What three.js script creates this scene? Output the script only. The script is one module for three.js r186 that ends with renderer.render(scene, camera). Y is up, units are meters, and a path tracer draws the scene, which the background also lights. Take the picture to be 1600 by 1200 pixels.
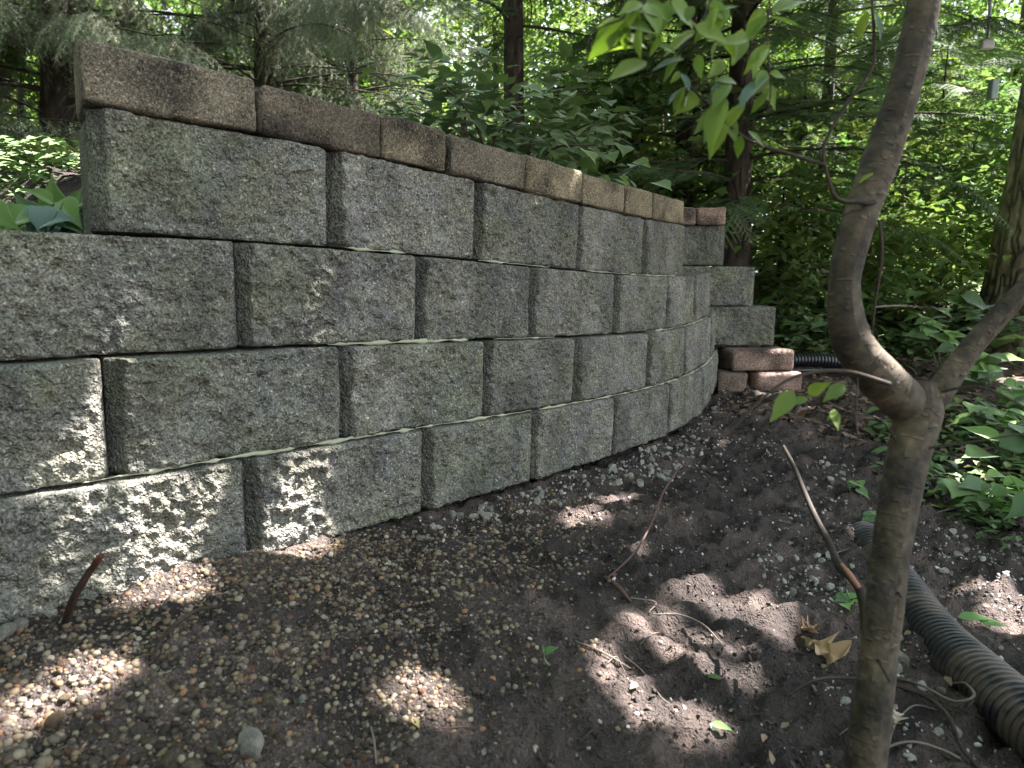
import * as THREE from 'three';
import { mergeGeometries } from 'three/addons/utils/BufferGeometryUtils.js';

// ---------------------------------------------------------------- camera, sky, sun, exposure
const EY = 0.70;                                   // eye height above the low ground by the drain pipe
const scene = new THREE.Scene();
const camera = new THREE.PerspectiveCamera(56.81, 4 / 3, 0.05, 300);
camera.position.set(0, EY, 0);
camera.rotation.order = 'YXZ';
camera.rotation.set(-0.14955, 0, 0.0085);
camera.focus = 1.9; camera.userData.fStop = 6.5;
camera.updateMatrixWorld(true);

const SUN = new THREE.Vector3(0.50, 0.845, -0.19).normalize();
const SKYW = 128, SKYH = 64, skyData = new Float32Array(SKYW * SKYH * 4);
for (let j = 0; j < SKYH; j++) for (let i = 0; i < SKYW; i++) {
  const el = ((j + 0.5) / SKYH - 0.5) * Math.PI, y = Math.sin(el), k = Math.pow(Math.max(0, y), 0.5);
  const o = (j * SKYW + i) * 4, L = 0.34;
  skyData[o] = L * (1.05 - 0.36 * k); skyData[o + 1] = L * (1.03 - 0.2 * k); skyData[o + 2] = L * (1.0 + 0.02 * k); skyData[o + 3] = 1;
}
const sky = new THREE.DataTexture(skyData, SKYW, SKYH, THREE.RGBAFormat, THREE.FloatType);
sky.mapping = THREE.EquirectangularReflectionMapping; sky.magFilter = THREE.LinearFilter; sky.needsUpdate = true;
scene.background = sky; scene.environment = sky;

const sun = new THREE.DirectionalLight(new THREE.Color(1, 0.92, 0.885), 5);
sun.position.copy(SUN).multiplyScalar(40); sun.castShadow = true; sun.shadow.radius = 1;
sun.shadow.mapSize.set(4096, 4096);
Object.assign(sun.shadow.camera, { left: -14, right: 14, top: 14, bottom: -14, near: 1, far: 90 });
scene.add(sun, sun.target);

const renderer = new THREE.WebGLRenderer({ antialias: true });
renderer.setSize(1024, 768);
renderer.toneMapping = THREE.LinearToneMapping;
renderer.toneMappingExposure = 9.6;
renderer.shadowMap.enabled = true;

// ---------------------------------------------------------------- helpers
const V = (x, y, z) => new THREE.Vector3(x, y, z);
function rngOf(seed) { let a = seed >>> 0; return () => { a = (a + 0x6D2B79F5) | 0; let t = Math.imul(a ^ (a >>> 15), 1 | a); t = (t + Math.imul(t ^ (t >>> 7), 61 | t)) ^ t; return ((t ^ (t >>> 14)) >>> 0) / 4294967296; }; }
const R0 = rngOf(77);
const rr = (a, b, r = R0) => a + (b - a) * r();
const sm = (a, b, x) => { const t = Math.min(1, Math.max(0, (x - a) / (b - a))); return t * t * (3 - 2 * t); };
const mix = (a, b, t) => a + (b - a) * t;
const clamp = (x, a, b) => Math.min(b, Math.max(a, x));
function hash(x, y, z, s) { let h = Math.imul(x, 374761393) ^ Math.imul(y, 668265263) ^ Math.imul(z, 2147483647 - 5) ^ Math.imul(s, 1274126177); h = Math.imul(h ^ (h >>> 13), 1274126177); h ^= h >>> 16; return (h >>> 0) / 4294967296; }
function noise(x, y, z, s = 0) {
  const X = Math.floor(x), Y = Math.floor(y), Z = Math.floor(z); let u = x - X, v = y - Y, w = z - Z;
  u = u * u * (3 - 2 * u); v = v * v * (3 - 2 * v); w = w * w * (3 - 2 * w);
  const l = (a, b, t) => a + (b - a) * t;
  return l(l(l(hash(X, Y, Z, s), hash(X + 1, Y, Z, s), u), l(hash(X, Y + 1, Z, s), hash(X + 1, Y + 1, Z, s), u), v),
    l(l(hash(X, Y, Z + 1, s), hash(X + 1, Y, Z + 1, s), u), l(hash(X, Y + 1, Z + 1, s), hash(X + 1, Y + 1, Z + 1, s), u), v), w);
}
function fbm(x, y, z, o = 4, s = 0) { let a = 0.5, t = 0, n = 0; for (let i = 0; i < o; i++) { t += a * noise(x, y, z, s + i); n += a; a *= 0.5; x *= 2.03; y *= 2.03; z *= 2.03; } return t / n; }
// tileable 2D noise
function tn(x, y, p, s) { const X = Math.floor(x), Y = Math.floor(y); let u = x - X, v = y - Y; u = u * u * (3 - 2 * u); v = v * v * (3 - 2 * v); const m = (k) => ((k % p) + p) % p; const h = (a, b) => hash(m(a), m(b), 7, s); return mix(mix(h(X, Y), h(X + 1, Y), u), mix(h(X, Y + 1), h(X + 1, Y + 1), u), v); }
function tfbm(u, v, p, o, s) { let a = 0.5, t = 0, n = 0; for (let i = 0; i < o; i++) { t += a * tn(u * p, v * p, p, s + i * 11); n += a; a *= 0.55; p *= 2; } return t / n; }
function tex(n, fn, srgb, rep = 1, rep2) {
  const d = new Uint8Array(n * n * 4);
  for (let j = 0; j < n; j++) for (let i = 0; i < n; i++) { const c = fn((i + 0.5) / n, (j + 0.5) / n), o = (j * n + i) * 4; for (let k = 0; k < 3; k++) d[o + k] = clamp(Math.round(255 * (c.length ? c[k] : c)), 0, 255); d[o + 3] = 255; }
  const t = new THREE.DataTexture(d, n, n); t.wrapS = t.wrapT = THREE.RepeatWrapping; t.magFilter = THREE.LinearFilter; t.minFilter = THREE.LinearMipmapLinearFilter; t.generateMipmaps = true;
  if (srgb) t.colorSpace = THREE.SRGBColorSpace; t.repeat.set(rep, rep2 || rep); t.needsUpdate = true; return t;
}
const lin = (r, g, b) => new THREE.Color().setRGB(r, g, b);
const shade = (o) => { o.castShadow = true; o.receiveShadow = true; return o; };
const taken = new Map();
function numbered(n) { const k = taken.get(n) || 0; taken.set(n, k + 1); return k ? n + '_' + String(k).padStart(3, '0') : n; }
function tag(o, label, category, group, kind) { if (label) o.userData.label = label; if (category) o.userData.category = category; if (group) o.userData.group = group; if (kind) o.userData.kind = kind; return o; }
function thing(name, label, category, group) { const g = new THREE.Group(); g.name = numbered(name); scene.add(g); return tag(g, label, category, group); }
function part(name, geo, mat, parent) { const m = shade(new THREE.Mesh(geo, mat)); m.name = name; if (parent === scene) m.name = numbered(name); parent.add(m); return m; }
function structure(o, name) { o.name = numbered(name); o.userData.kind = 'structure'; scene.add(o); return o; }
// a pixel of the 1600 x 1200 picture and a distance along the axis -> a point of the place (used while laying the place out)
function ray(u, v) { return V((u - 800) / 1109, -(v - 600) / 1109, -1).applyQuaternion(camera.quaternion); }
function at(u, v, d) { return ray(u, v).multiplyScalar(d).add(camera.position); }
function smoothNormals(g) {
  g.computeVertexNormals(); const p = g.attributes.position, n = g.attributes.normal, m = new Map();
  const key = (i) => Math.round(p.getX(i) * 2e4) + '_' + Math.round(p.getY(i) * 2e4) + '_' + Math.round(p.getZ(i) * 2e4);
  for (let i = 0; i < p.count; i++) { const k = key(i), a = m.get(k) || [0, 0, 0]; a[0] += n.getX(i); a[1] += n.getY(i); a[2] += n.getZ(i); m.set(k, a); }
  for (let i = 0; i < p.count; i++) { const a = m.get(key(i)), l = Math.hypot(...a) || 1; n.setXYZ(i, a[0] / l, a[1] / l, a[2] / l); }
  return g;
}
// tapered tube through points, uv in metres; bump(angle, length) -> factor on the radius
function tube(pts, radii, seg = 10, per = 0.03, wob = null, cap = true) {
  const c = new THREE.CatmullRomCurve3(pts, false, 'centripetal'), L = c.getLength(), n = Math.max(3, Math.ceil(L / per));
  const pos = [], uv = [], idx = []; let N = V(0, 0, 1); const T0 = c.getTangentAt(0); if (Math.abs(T0.z) > 0.9) N = V(1, 0, 0); N.sub(T0.clone().multiplyScalar(N.dot(T0))).normalize();
  for (let i = 0; i <= n; i++) {
    const t = i / n, p = c.getPointAt(t), T = c.getTangentAt(t); N.sub(T.clone().multiplyScalar(N.dot(T))).normalize(); const B = T.clone().cross(N);
    const f = c.getUtoTmapping(t) * (radii.length - 1), k = Math.min(radii.length - 2, Math.floor(f)), r = mix(radii[k], radii[k + 1], f - k);
    for (let j = 0; j <= seg; j++) { const a = j / seg * Math.PI * 2, q = r * (wob ? wob(a, t * L, r) : 1); pos.push(p.x + q * (Math.cos(a) * N.x + Math.sin(a) * B.x), p.y + q * (Math.cos(a) * N.y + Math.sin(a) * B.y), p.z + q * (Math.cos(a) * N.z + Math.sin(a) * B.z)); uv.push(j / seg * Math.max(1, Math.round(2 * Math.PI * radii[0] / 0.05)) * 0.05, t * L); }
  }
  const w = seg + 1;
  for (let i = 0; i < n; i++) for (let j = 0; j < seg; j++) { const a = i * w + j; idx.push(a, a + 1, a + w, a + 1, a + w + 1, a + w); }
  if (cap) for (const [r0, e] of [[0, 0], [n * w, 1]]) { const p = c.getPointAt(e), k = pos.length / 3; pos.push(p.x, p.y, p.z); uv.push(0, 0); for (let j = 0; j < seg; j++) e ? idx.push(k, r0 + j, r0 + j + 1) : idx.push(k, r0 + j + 1, r0 + j); }
  const g = new THREE.BufferGeometry(); g.setAttribute('position', new THREE.Float32BufferAttribute(pos, 3)); g.setAttribute('uv', new THREE.Float32BufferAttribute(uv, 2)); g.setIndex(idx); return smoothNormals(g);
}
const M4 = new THREE.Matrix4(), Q4 = new THREE.Quaternion(), E4 = new THREE.Euler();
function basis(x, yHint) { const X = x.clone().normalize(), Z = X.clone().cross(yHint).normalize(), Y = Z.clone().cross(X); return new THREE.Matrix4().makeBasis(X, Y, Z); }
function instanced(name, geo, mat, list, parent, colors) {
  const m = shade(new THREE.InstancedMesh(geo, mat, list.length)); m.name = parent === scene ? numbered(name) : name; list.forEach((x, i) => m.setMatrixAt(i, x)); if (colors) colors.forEach((c, i) => m.setColorAt(i, c));
  m.userData.kind = 'stuff'; parent.add(m); return m;
}
const mat = (o) => new THREE.MeshStandardMaterial(o), pmat = (o) => new THREE.MeshPhysicalMaterial(o);
const plainLeaf = (c) => mat({ color: c, roughness: 0.75, side: THREE.DoubleSide });
const thinLeaf = (c, t) => pmat({ color: c, roughness: 1, specularIntensity: 0.3, transmission: t, thickness: 0, side: THREE.DoubleSide });
const leafMat = (c, t = 0.42, gloss = 0.6) => pmat({ color: c, roughness: 0.97, transmission: t, thickness: 0, clearcoat: 0.1, clearcoatRoughness: gloss, side: THREE.DoubleSide });

// ---------------------------------------------------------------- textures and materials
const grit = (u, v, s) => { const a = tn(u * 300, v * 300, 300, s), b = tn(u * 150, v * 150, 150, s + 1), c = tn(u * 70, v * 70, 70, s + 2); return [a, b, c]; };
const concreteTex = tex(1024, (u, v) => {
  const [a, b, c] = grit(u, v, 3), L = tfbm(u, v, 5, 5, 20), m = tn(u * 105, v * 105, 105, 8); let g = 0.585 + 0.26 * (L - 0.5) + 0.24 * (b - 0.5) + 0.2 * (a - 0.5) + 0.12 * (m - 0.5);
  if (b > 0.86) g += (b - 0.86) / 0.14 * 0.3; if (c > 0.95) g += 0.16; if (a < 0.1) g -= 0.12; if (m < 0.1) g -= 0.1;
  const h = tfbm(u, v, 9, 3, 50) - 0.5; return [g * (1 + 0.05 * h), g * (1 + 0.03 * h), g * (0.96 - 0.10 * h)];
}, true, 2.4);
const concreteBump = tex(1024, (u, v) => { const [a, b, c] = grit(u, v, 3); return clamp(0.7 * tfbm(u, v, 30, 4, 31) + 0.2 * b + 0.1 * a + 0.2 * (c - 0.5), 0, 1); }, false, 2.4);
const capTex = tex(1024, (u, v) => {
  const [a, b, c] = grit(u, v, 73), L = tfbm(u, v, 4, 5, 90), d = tfbm(u, v, 3, 4, 120); let g = 0.60 + 0.46 * (L - 0.5) + 0.26 * (b - 0.5) + 0.28 * (a - 0.5);
  if (a > 0.8) g += 0.17; if (c > 0.9) g += 0.16; if (b < 0.12) g -= 0.16; g -= 1.3 * Math.max(0, d - 0.60);
  return [g * 1.0, g * 0.97, g * 0.89];
}, true, 2.1);
const soilTex = tex(1024, (u, v) => {
  const [a, b, c] = grit(u, v, 173), L = tfbm(u, v, 5, 6, 190); let g = 0.62 + 0.5 * (L - 0.5) + 0.25 * (b - 0.5) + 0.15 * (a - 0.5);
  const w = tfbm(u, v, 8, 3, 240); let r = g, gg = g, bl = g; if (a > 0.93 && w > 0.45) { r += 0.3; gg += 0.26; bl += 0.24; } if (c > 0.93) { r += 0.12; gg += 0.09; bl += 0.06; }
  return [r, gg, bl];
}, true, 2.6);
const soilBump = tex(1024, (u, v) => { const [a, b] = grit(u, v, 173); return clamp(0.7 * tfbm(u, v, 12, 6, 31) + 0.2 * b + 0.1 * a, 0, 1); }, false, 2.6);
const barkTex = tex(512, (u, v) => { const L = tfbm(u, v, 5, 5, 320), f = tfbm(u, v, 22, 3, 325), k = tn(u * 26, v * 64, 1664, 341), k2 = tn(u * 12, v * 48, 96, 345); let g = 0.52 + 0.7 * (L - 0.5) + 0.4 * (f - 0.5); if (k > 0.84) g += 0.15; if (k2 < 0.1) g -= 0.16; const w = tfbm(u, v, 4, 3, 371); return [g * (1.02 + 0.1 * (w - 0.5)), g * 0.96, g * (0.86 - 0.1 * (w - 0.5))]; }, true, 4);
const barkBump = tex(512, (u, v) => { const k = tn(u * 26, v * 64, 1664, 341); return clamp(0.75 * tfbm(u, v, 14, 4, 325) + (k > 0.8 ? 0.25 : 0), 0, 1); }, false, 4);
const furrowTex = tex(512, (u, v) => { const w = 0.25 * tfbm(u, v, 3, 3, 421), r = Math.abs(tn((u + w) * 12, v * 4, 12, 401) - 0.5) * 2, f = tfbm(u, v, 20, 3, 411); const g = 0.44 + 0.36 * r + 0.3 * (f - 0.3); return [g, g * 0.95, g * 0.89]; }, true, 1.5);
const furrowBump = tex(512, (u, v) => { const w = 0.25 * tfbm(u, v, 3, 3, 421), r = Math.abs(tn((u + w) * 12, v * 4, 12, 401) - 0.5) * 2; return 0.8 * Math.sqrt(r) + 0.2 * tfbm(u, v, 20, 3, 411); }, false, 1.5);

const blockMats = [[0.63, 0.625, 0.59], [0.57, 0.57, 0.53], [0.68, 0.67, 0.64], [0.60, 0.605, 0.555]].map((c) => mat({ color: lin(...c), vertexColors: true, map: concreteTex, bumpMap: concreteBump, bumpScale: 0.018, roughness: 0.96 }));
const capMats = [[0.40, 0.365, 0.315], [0.25, 0.22, 0.19], [0.52, 0.465, 0.35], [0.45, 0.40, 0.315]].map((c) => mat({ color: lin(...c), map: capTex, bumpMap: concreteBump, bumpScale: 0.005, roughness: 0.95 }));
const brickMats = [[0.74, 0.55, 0.53], [0.56, 0.45, 0.44], [0.68, 0.49, 0.48]].map((c) => mat({ color: lin(...c), map: capTex, bumpMap: concreteBump, bumpScale: 0.005, roughness: 0.95 }));
const saplingBark = mat({ color: lin(0.205, 0.185, 0.155), map: barkTex, bumpMap: barkBump, bumpScale: 0.005, roughness: 0.85 });
const twigMat = mat({ color: lin(0.11, 0.085, 0.07), map: barkTex, bumpMap: barkBump, bumpScale: 0.001, roughness: 0.85 });
const darkBark = mat({ color: lin(0.10, 0.085, 0.073), map: furrowTex, bumpMap: furrowBump, bumpScale: 0.02, roughness: 0.95 });
const greyBark = mat({ color: lin(0.56, 0.53, 0.49), map: furrowTex, bumpMap: furrowBump, bumpScale: 0.035, roughness: 0.95 });

// ---------------------------------------------------------------- the line of the wall
const H = 0.203, SETBACK = 0.0194, EYE = 0.3336;
const heading = (s) => 0.7813 + 0.1821 * s - 0.1131 * s * s + 0.0355 * s * s * s;
const sag = (s) => s < 0 ? 0 : -0.001 * s - 0.0403 * s * s + 0.013 * s * s * s;
const LINE = []; { let x = -0.6981, z = -1.0889; const ds = 0.005; const fw = [[0, x, z]]; for (let s = 0; s < 3.5; s += ds) { const h = heading(s + ds / 2); x += Math.cos(h) * ds; z -= Math.sin(h) * ds; fw.push([s + ds, x, z]); } x = -0.6981; z = -1.0889; const bw = []; for (let s = 0; s > -1.1; s -= ds) { const h = heading(s - ds / 2); x -= Math.cos(h) * ds; z += Math.sin(h) * ds; bw.push([s - ds, x, z]); } LINE.push(...bw.reverse(), ...fw); }
function wallPt(s, row) { // row 3 lowest, 0 top, -1 caps; point on the front face
  const f = clamp((s - LINE[0][0]) / 0.005, 0, LINE.length - 2), i = Math.floor(f), t = f - i, h = heading(s), k = (3 - row) * SETBACK;
  const x = mix(LINE[i][1], LINE[i + 1][1], t) - Math.sin(h) * k, z = mix(LINE[i][2], LINE[i + 1][2], t) - Math.cos(h) * k;
  return { x, z, h, y: EY + (EYE - row) * H + sag(s) };
}

// ---------------------------------------------------------------- ground
const FRONT = []; for (let s = -1.05; s <= 3.14; s += 0.06) { const p = wallPt(s, 3); FRONT.push([p.x, p.z, s]); }
FRONT.push([1.08, -3.66, 3.3], [1.5, -3.7, 3.7], [1.66, -4.1, 4.1], [1.9, -5.0, 5], [2.3, -8, 8], [4, -30, 30], [6, -90, 90]);
FRONT.unshift([-6.5, 2.3, -6], [-40, 18, -40]);
function toWall(x, z) { // signed distance (positive in front of the wall) and place along it
  let best = 1e9, sg = 1, ss = 0;
  for (let i = 0; i < FRONT.length - 1; i++) {
    const [ax, az, as] = FRONT[i], [bx, bz, bs] = FRONT[i + 1], dx = bx - ax, dz = bz - az, t = clamp(((x - ax) * dx + (z - az) * dz) / (dx * dx + dz * dz), 0, 1), px = x - ax - dx * t, pz = z - az - dz * t, d = px * px + pz * pz;
    if (d < best) { best = d; sg = (dx * pz - dz * px) > 0 ? 1 : -1; ss = mix(as, bs, t); }
  }
  return [sg * Math.sqrt(best), ss];
}
function groundBase(x, z) {
  const [d, s] = toWall(x, z), dz = -z;
  const foot = 0.143 + (s < 3.4 ? sag(clamp(s, 0, 3.2)) : 0) + 0.045 * Math.exp(-Math.pow((s - 0.12) / 0.42, 2)) - 0.004;
  const far = mix(0, 0.62, sm(3.4, 8.5, dz)) + 0.06 * sm(8, 20, dz);
  const low = mix(foot, 0.0, sm(0.02, 1.25, d)) - 0.05 * sm(1.0, 2.2, d) * (1 - sm(3, 5, dz));
  const front = Math.max(low + 0 * far, low * (1 - sm(3.4, 5, dz)) + far);
  const hill = 0.655 + 0.235 * sm(0.1, 0.5, s) + sag(clamp(s, 0, 3.2)) * 0.6 + 0.13 * clamp(-d - 0.35, 0, 5) + 0.04 * clamp(-d - 5.3, 0, 40);
  const back = mix(hill, Math.max(0.35 + 0.0 * far, far + 0.1), sm(0.3, 2.6, x + 0.12 * dz * (x > 0 ? 1 : 0.3)));
  return mix(front, Math.max(back, front), sm(-0.13, -0.29, d) );
}
function groundY(x, z) {
  const near = 1 - sm(4, 8, Math.hypot(x, z));
  let y = groundBase(x, z);
  const lump = fbm(x * 9, 3, z * 9, 4, 5) - 0.5, mid = fbm(x * 30, 1, z * 30, 3, 9) - 0.5;
  // clods dragged down the slope by boots: ridges that run away from the wall
  const a = x * 0.62 + z * 0.78, b = x * 0.78 - z * 0.62, right = sm(-0.1, 0.5, x + 0.25 * (-z - 1));
  const drag = (fbm(a * 22, b * 5, 2, 4, 41) - 0.5) * 0.07 * right;
  const crumb = fbm(x * 75, 1, z * 75, 2, 19) - 0.5; y += near * (0.036 * lump + 0.024 * mid + 0.019 * crumb + drag) + (1 - near) * 0.12 * (fbm(x * 0.7, 0, z * 0.7, 3, 8) - 0.5);
  return y;
}
function axis(lo, hi, step, far0, far1) { const a = []; for (let v = lo; v <= hi + 1e-6; v += step) a.push(v); let s = step, v = hi; while (v < far1) { s *= 1.17; v += s; a.push(v); } s = step; v = lo; while (v > far0) { s *= 1.17; v -= s; a.unshift(v); } return a; }
const gx = axis(-1.25, 2.3, 0.0115, -80, 80), gz = axis(-3.9, -0.35, 0.0115, -110, 30);
const GW = gx.length, GH = gz.length, heights = new Float32Array(GW * GH);
const soilCol = [0.043, 0.031, 0.025], dryCol = [0.105, 0.078, 0.066], litterCol = [0.10, 0.07, 0.045], lawnCol = [0.09, 0.16, 0.04];
{
  const pos = new Float32Array(GW * GH * 3), uv = new Float32Array(GW * GH * 2), col = new Float32Array(GW * GH * 3), idx = new Uint32Array((GW - 1) * (GH - 1) * 6);
  let k = 0;
  for (let j = 0; j < GH; j++) for (let i = 0; i < GW; i++) {
    const q = j * GW + i, x = gx[i], z = gz[j], y = groundY(x, z); heights[q] = y;
    pos[q * 3] = x; pos[q * 3 + 1] = y; pos[q * 3 + 2] = z; uv[q * 2] = x; uv[q * 2 + 1] = z;
    const m = sm(0.42, 0.6, fbm(x * 5, 2, z * 5, 4, 63)), lit = sm(2.6, 4.2, Math.hypot(x - 0.3, z + 0.5)), lawn = sm(9, 12, -z) * sm(3, 6, x);
    for (let c = 0; c < 3; c++) { let w = mix(soilCol[c], dryCol[c], m); w = mix(w, litterCol[c], lit); w = mix(w, lawnCol[c], lawn); col[q * 3 + c] = w; }
    if (i < GW - 1 && j < GH - 1) { idx[k++] = q; idx[k++] = q + GW; idx[k++] = q + 1; idx[k++] = q + 1; idx[k++] = q + GW; idx[k++] = q + GW + 1; }
  }
  const g = new THREE.BufferGeometry(); g.setAttribute('position', new THREE.BufferAttribute(pos, 3)); g.setAttribute('uv', new THREE.BufferAttribute(uv, 2)); g.setAttribute('color', new THREE.BufferAttribute(col, 3)); g.setIndex(new THREE.BufferAttribute(idx, 1)); g.computeVertexNormals();
  const soilMat = mat({ color: lin(1.7, 1.7, 1.7), map: soilTex, bumpMap: soilBump, bumpScale: 0.02, roughness: 0.93, vertexColors: true });
  structure(shade(new THREE.Mesh(g, soilMat)), 'soil_ground');
}
function find(a, v) { let lo = 0, hi = a.length - 2; while (lo < hi) { const m = (lo + hi + 1) >> 1; if (a[m] <= v) lo = m; else hi = m - 1; } return lo; }
function gy(x, z) { const i = find(gx, x), j = find(gz, z), u = clamp((x - gx[i]) / (gx[i + 1] - gx[i]), 0, 1), v = clamp((z - gz[j]) / (gz[j + 1] - gz[j]), 0, 1), q = j * GW + i; return mix(mix(heights[q], heights[q + 1], u), mix(heights[q + GW], heights[q + GW + 1], u), v); }
function onGround(u, v) { const r = ray(u, v); let t = 0.4; for (; t < 40; t += 0.01) { const x = r.x * t, y = EY + r.y * t, z = r.z * t; if (y < gy(x, z)) break; } return V(r.x * t, gy(r.x * t, r.z * t), r.z * t); }

// ---------------------------------------------------------------- the retaining wall
const wall = thing('retaining_wall', 'curved retaining wall of rough grey split-face concrete blocks with tan cap stones', 'retaining wall');
function blockGeo(w, h, d, seed, nx, ny, rough = 1, skew = 0.03) {
  const g = new THREE.BoxGeometry(w, h, d, nx, ny, 3), p = g.attributes.position, n = g.attributes.normal, uv = g.attributes.uv, ou = rr(0, 5, rngOf(seed)), ov = rr(0, 5, rngOf(seed + 9)), formed = new Float32Array(p.count);
  for (let i = 0; i < p.count; i++) {
    let x = p.getX(i), y = p.getY(i), z = p.getZ(i); const t = (z + d / 2) / d, nX = n.getX(i), nY = n.getY(i);
    if (Math.abs(nX) > 0.5) { uv.setXY(i, z + ou, y + ov); formed[i] = 1; } else if (Math.abs(nY) > 0.5) uv.setXY(i, x + ou, z + ov); else uv.setXY(i, x + ou, y + ov);
    if (z > d / 2 - 1e-5) {
      const e = w / 2 - Math.abs(x), ey = h / 2 - Math.abs(y), q = seed * 3.7;
      const rg = Math.abs(fbm(x * 26, y * 26, q, 3, 11) - 0.5) * 2, wide = fbm(x * 11, y * 11, q, 3, 12) - 0.5, fine = fbm(x * 80 , y * 80, q, 3, 13) - 0.5;
      const chip = 0.012 * Math.max(0, fbm(x * 40, y * 40, q + 5, 2, 14) - 0.45);
      const k = 0.08 + 0.92 * sm(0.012, 0.024, e);
      z += k * rough * (0.028 * wide + 0.013 * (0.35 - rg) + 0.02 * fine);
      const bw = x < 0 ? 0.019 + 0.010 * (fbm(y * 24, 9, q, 3, 16) - 0.5) : 0.007 + 0.008 * (fbm(y * 24, 3, q, 3, 16) - 0.3);
      if (e < bw) { formed[i] = 1; const dz = (x < 0 ? 0.032 : 0.016) * (1 - e / bw); z -= dz; if (Math.abs(nX) < 0.5 && Math.abs(nY) < 0.5) uv.setX(i, uv.getX(i) + Math.sign(x) * dz); }
      if (ey < 0.007) z -= 0.005 * (1 - ey / 0.007) + chip;
      if (Math.abs(y) > h / 2 - 1e-5) y -= Math.sign(y) * (0.0015 + 0.004 * Math.max(0, fbm(x * 30, 7, q, 2, 15) - 0.5));
    }
    x -= Math.sign(x) * (x < 0 ? skew : 0.03) * (1 - t) * (Math.abs(x) / (w / 2));
    p.setXYZ(i, x, y, z);
  }
  // the moulded sides are dark plain cement, the split face shows the pale crushed aggregate; weathering: darker damp mottles and faint olive algae, in patches with ragged outlines
  const col = new Float32Array(p.count * 3); for (let i = 0; i < p.count; i++) { const x = p.getX(i), y = p.getY(i), z = p.getZ(i), q = seed * 1.9, m = fbm(x * 7 + q, y * 9, z * 7, 5, 81), al = sm(0.5, 0.68, fbm(x * 4 + q, y * 5 + 3, z * 4, 5, 82)), st = sm(0.52, 0.66, fbm(x * 16, y * 5 + q, z * 9, 4, 83)), k = formed[i] ? 0.46 + 0.24 * m : (0.74 + 0.52 * m) * (1 - 0.22 * st); col[i * 3] = k * (1 - 0.07 * al); col[i * 3 + 1] = k * (1 - 0.025 * al); col[i * 3 + 2] = k * (1 - 0.15 * al); }
  g.setAttribute('color', new THREE.BufferAttribute(col, 3));
  g.clearGroups(); g.computeVertexNormals(); return g;
}
const DEPTH = 0.28;
function block(sL, sR, row, seed) {
  const a = wallPt(sL, row), b = wallPt(sR, row), len = Math.hypot(b.x - a.x, b.z - a.z), ang = Math.atan2(-(b.z - a.z), b.x - a.x), near = Math.hypot(a.x, a.z) < 2.1;
  const cell = near ? 0.0036 : 0.0065, r = rngOf(seed + 500);
  const m = part('block', blockGeo(len - 0.008, H - 0.004, DEPTH, seed, Math.round(len / cell), Math.round(H / cell), near ? 1 : 0.85, row === 0 && sL < 0.1 ? 0.062 : 0.03), blockMats[(seed * 7 + row) % 4], wall);
  const off = DEPTH / 2 + rr(-0.004, 0.003, r);
  m.position.set((a.x + b.x) / 2 - Math.sin(ang) * off, (a.y + b.y) / 2 + H / 2, (a.z + b.z) / 2 - Math.cos(ang) * off);
  m.rotation.order = 'YZX'; m.rotation.y = ang + rr(-0.006, 0.006, r); m.rotation.z = Math.atan2(b.y - a.y, len);
  return m;
}
const JOINTS = [[0.082, 0.534, 0.977, 1.456, 1.915, 2.33], [-0.58, -0.135, 0.313, 0.755, 1.188, 1.663, 2.1, 2.46, 2.8], [-0.82, -0.381, 0.067, 0.522, 0.969, 1.393, 1.892, 2.277, 2.76, 3.0], [-0.6, -0.16, 0.29, 0.737, 1.156, 1.613, 2.07, 2.52, 3.06]];
JOINTS.forEach((J, row) => { for (let k = 0; k < J.length - 1; k++) block(J[k], J[k + 1], row, row * 20 + k + 1); });
// the return at the far end: blocks that face the camera side, stepping down over three old bricks
function placed(name, geo, m, x, y, z, turn, parent = wall) { const o = part(name, geo, m, parent); o.position.set(x, y, z); o.rotation.y = turn; return o; }
const RET = -3.66;
for (const [xr, row, seed] of [[1.075, 0, 81], [1.235, 1, 82], [1.35, 2, 83]]) { const w = 0.452; placed('block', blockGeo(w, H - 0.003, DEPTH, seed, 70, 32, 0.85), blockMats[seed % 4], xr - w / 2, EY + (EYE - row) * H + H / 2 - 0.003, RET - DEPTH / 2 + (row - 1) * 0.012, 0.03); }
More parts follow.
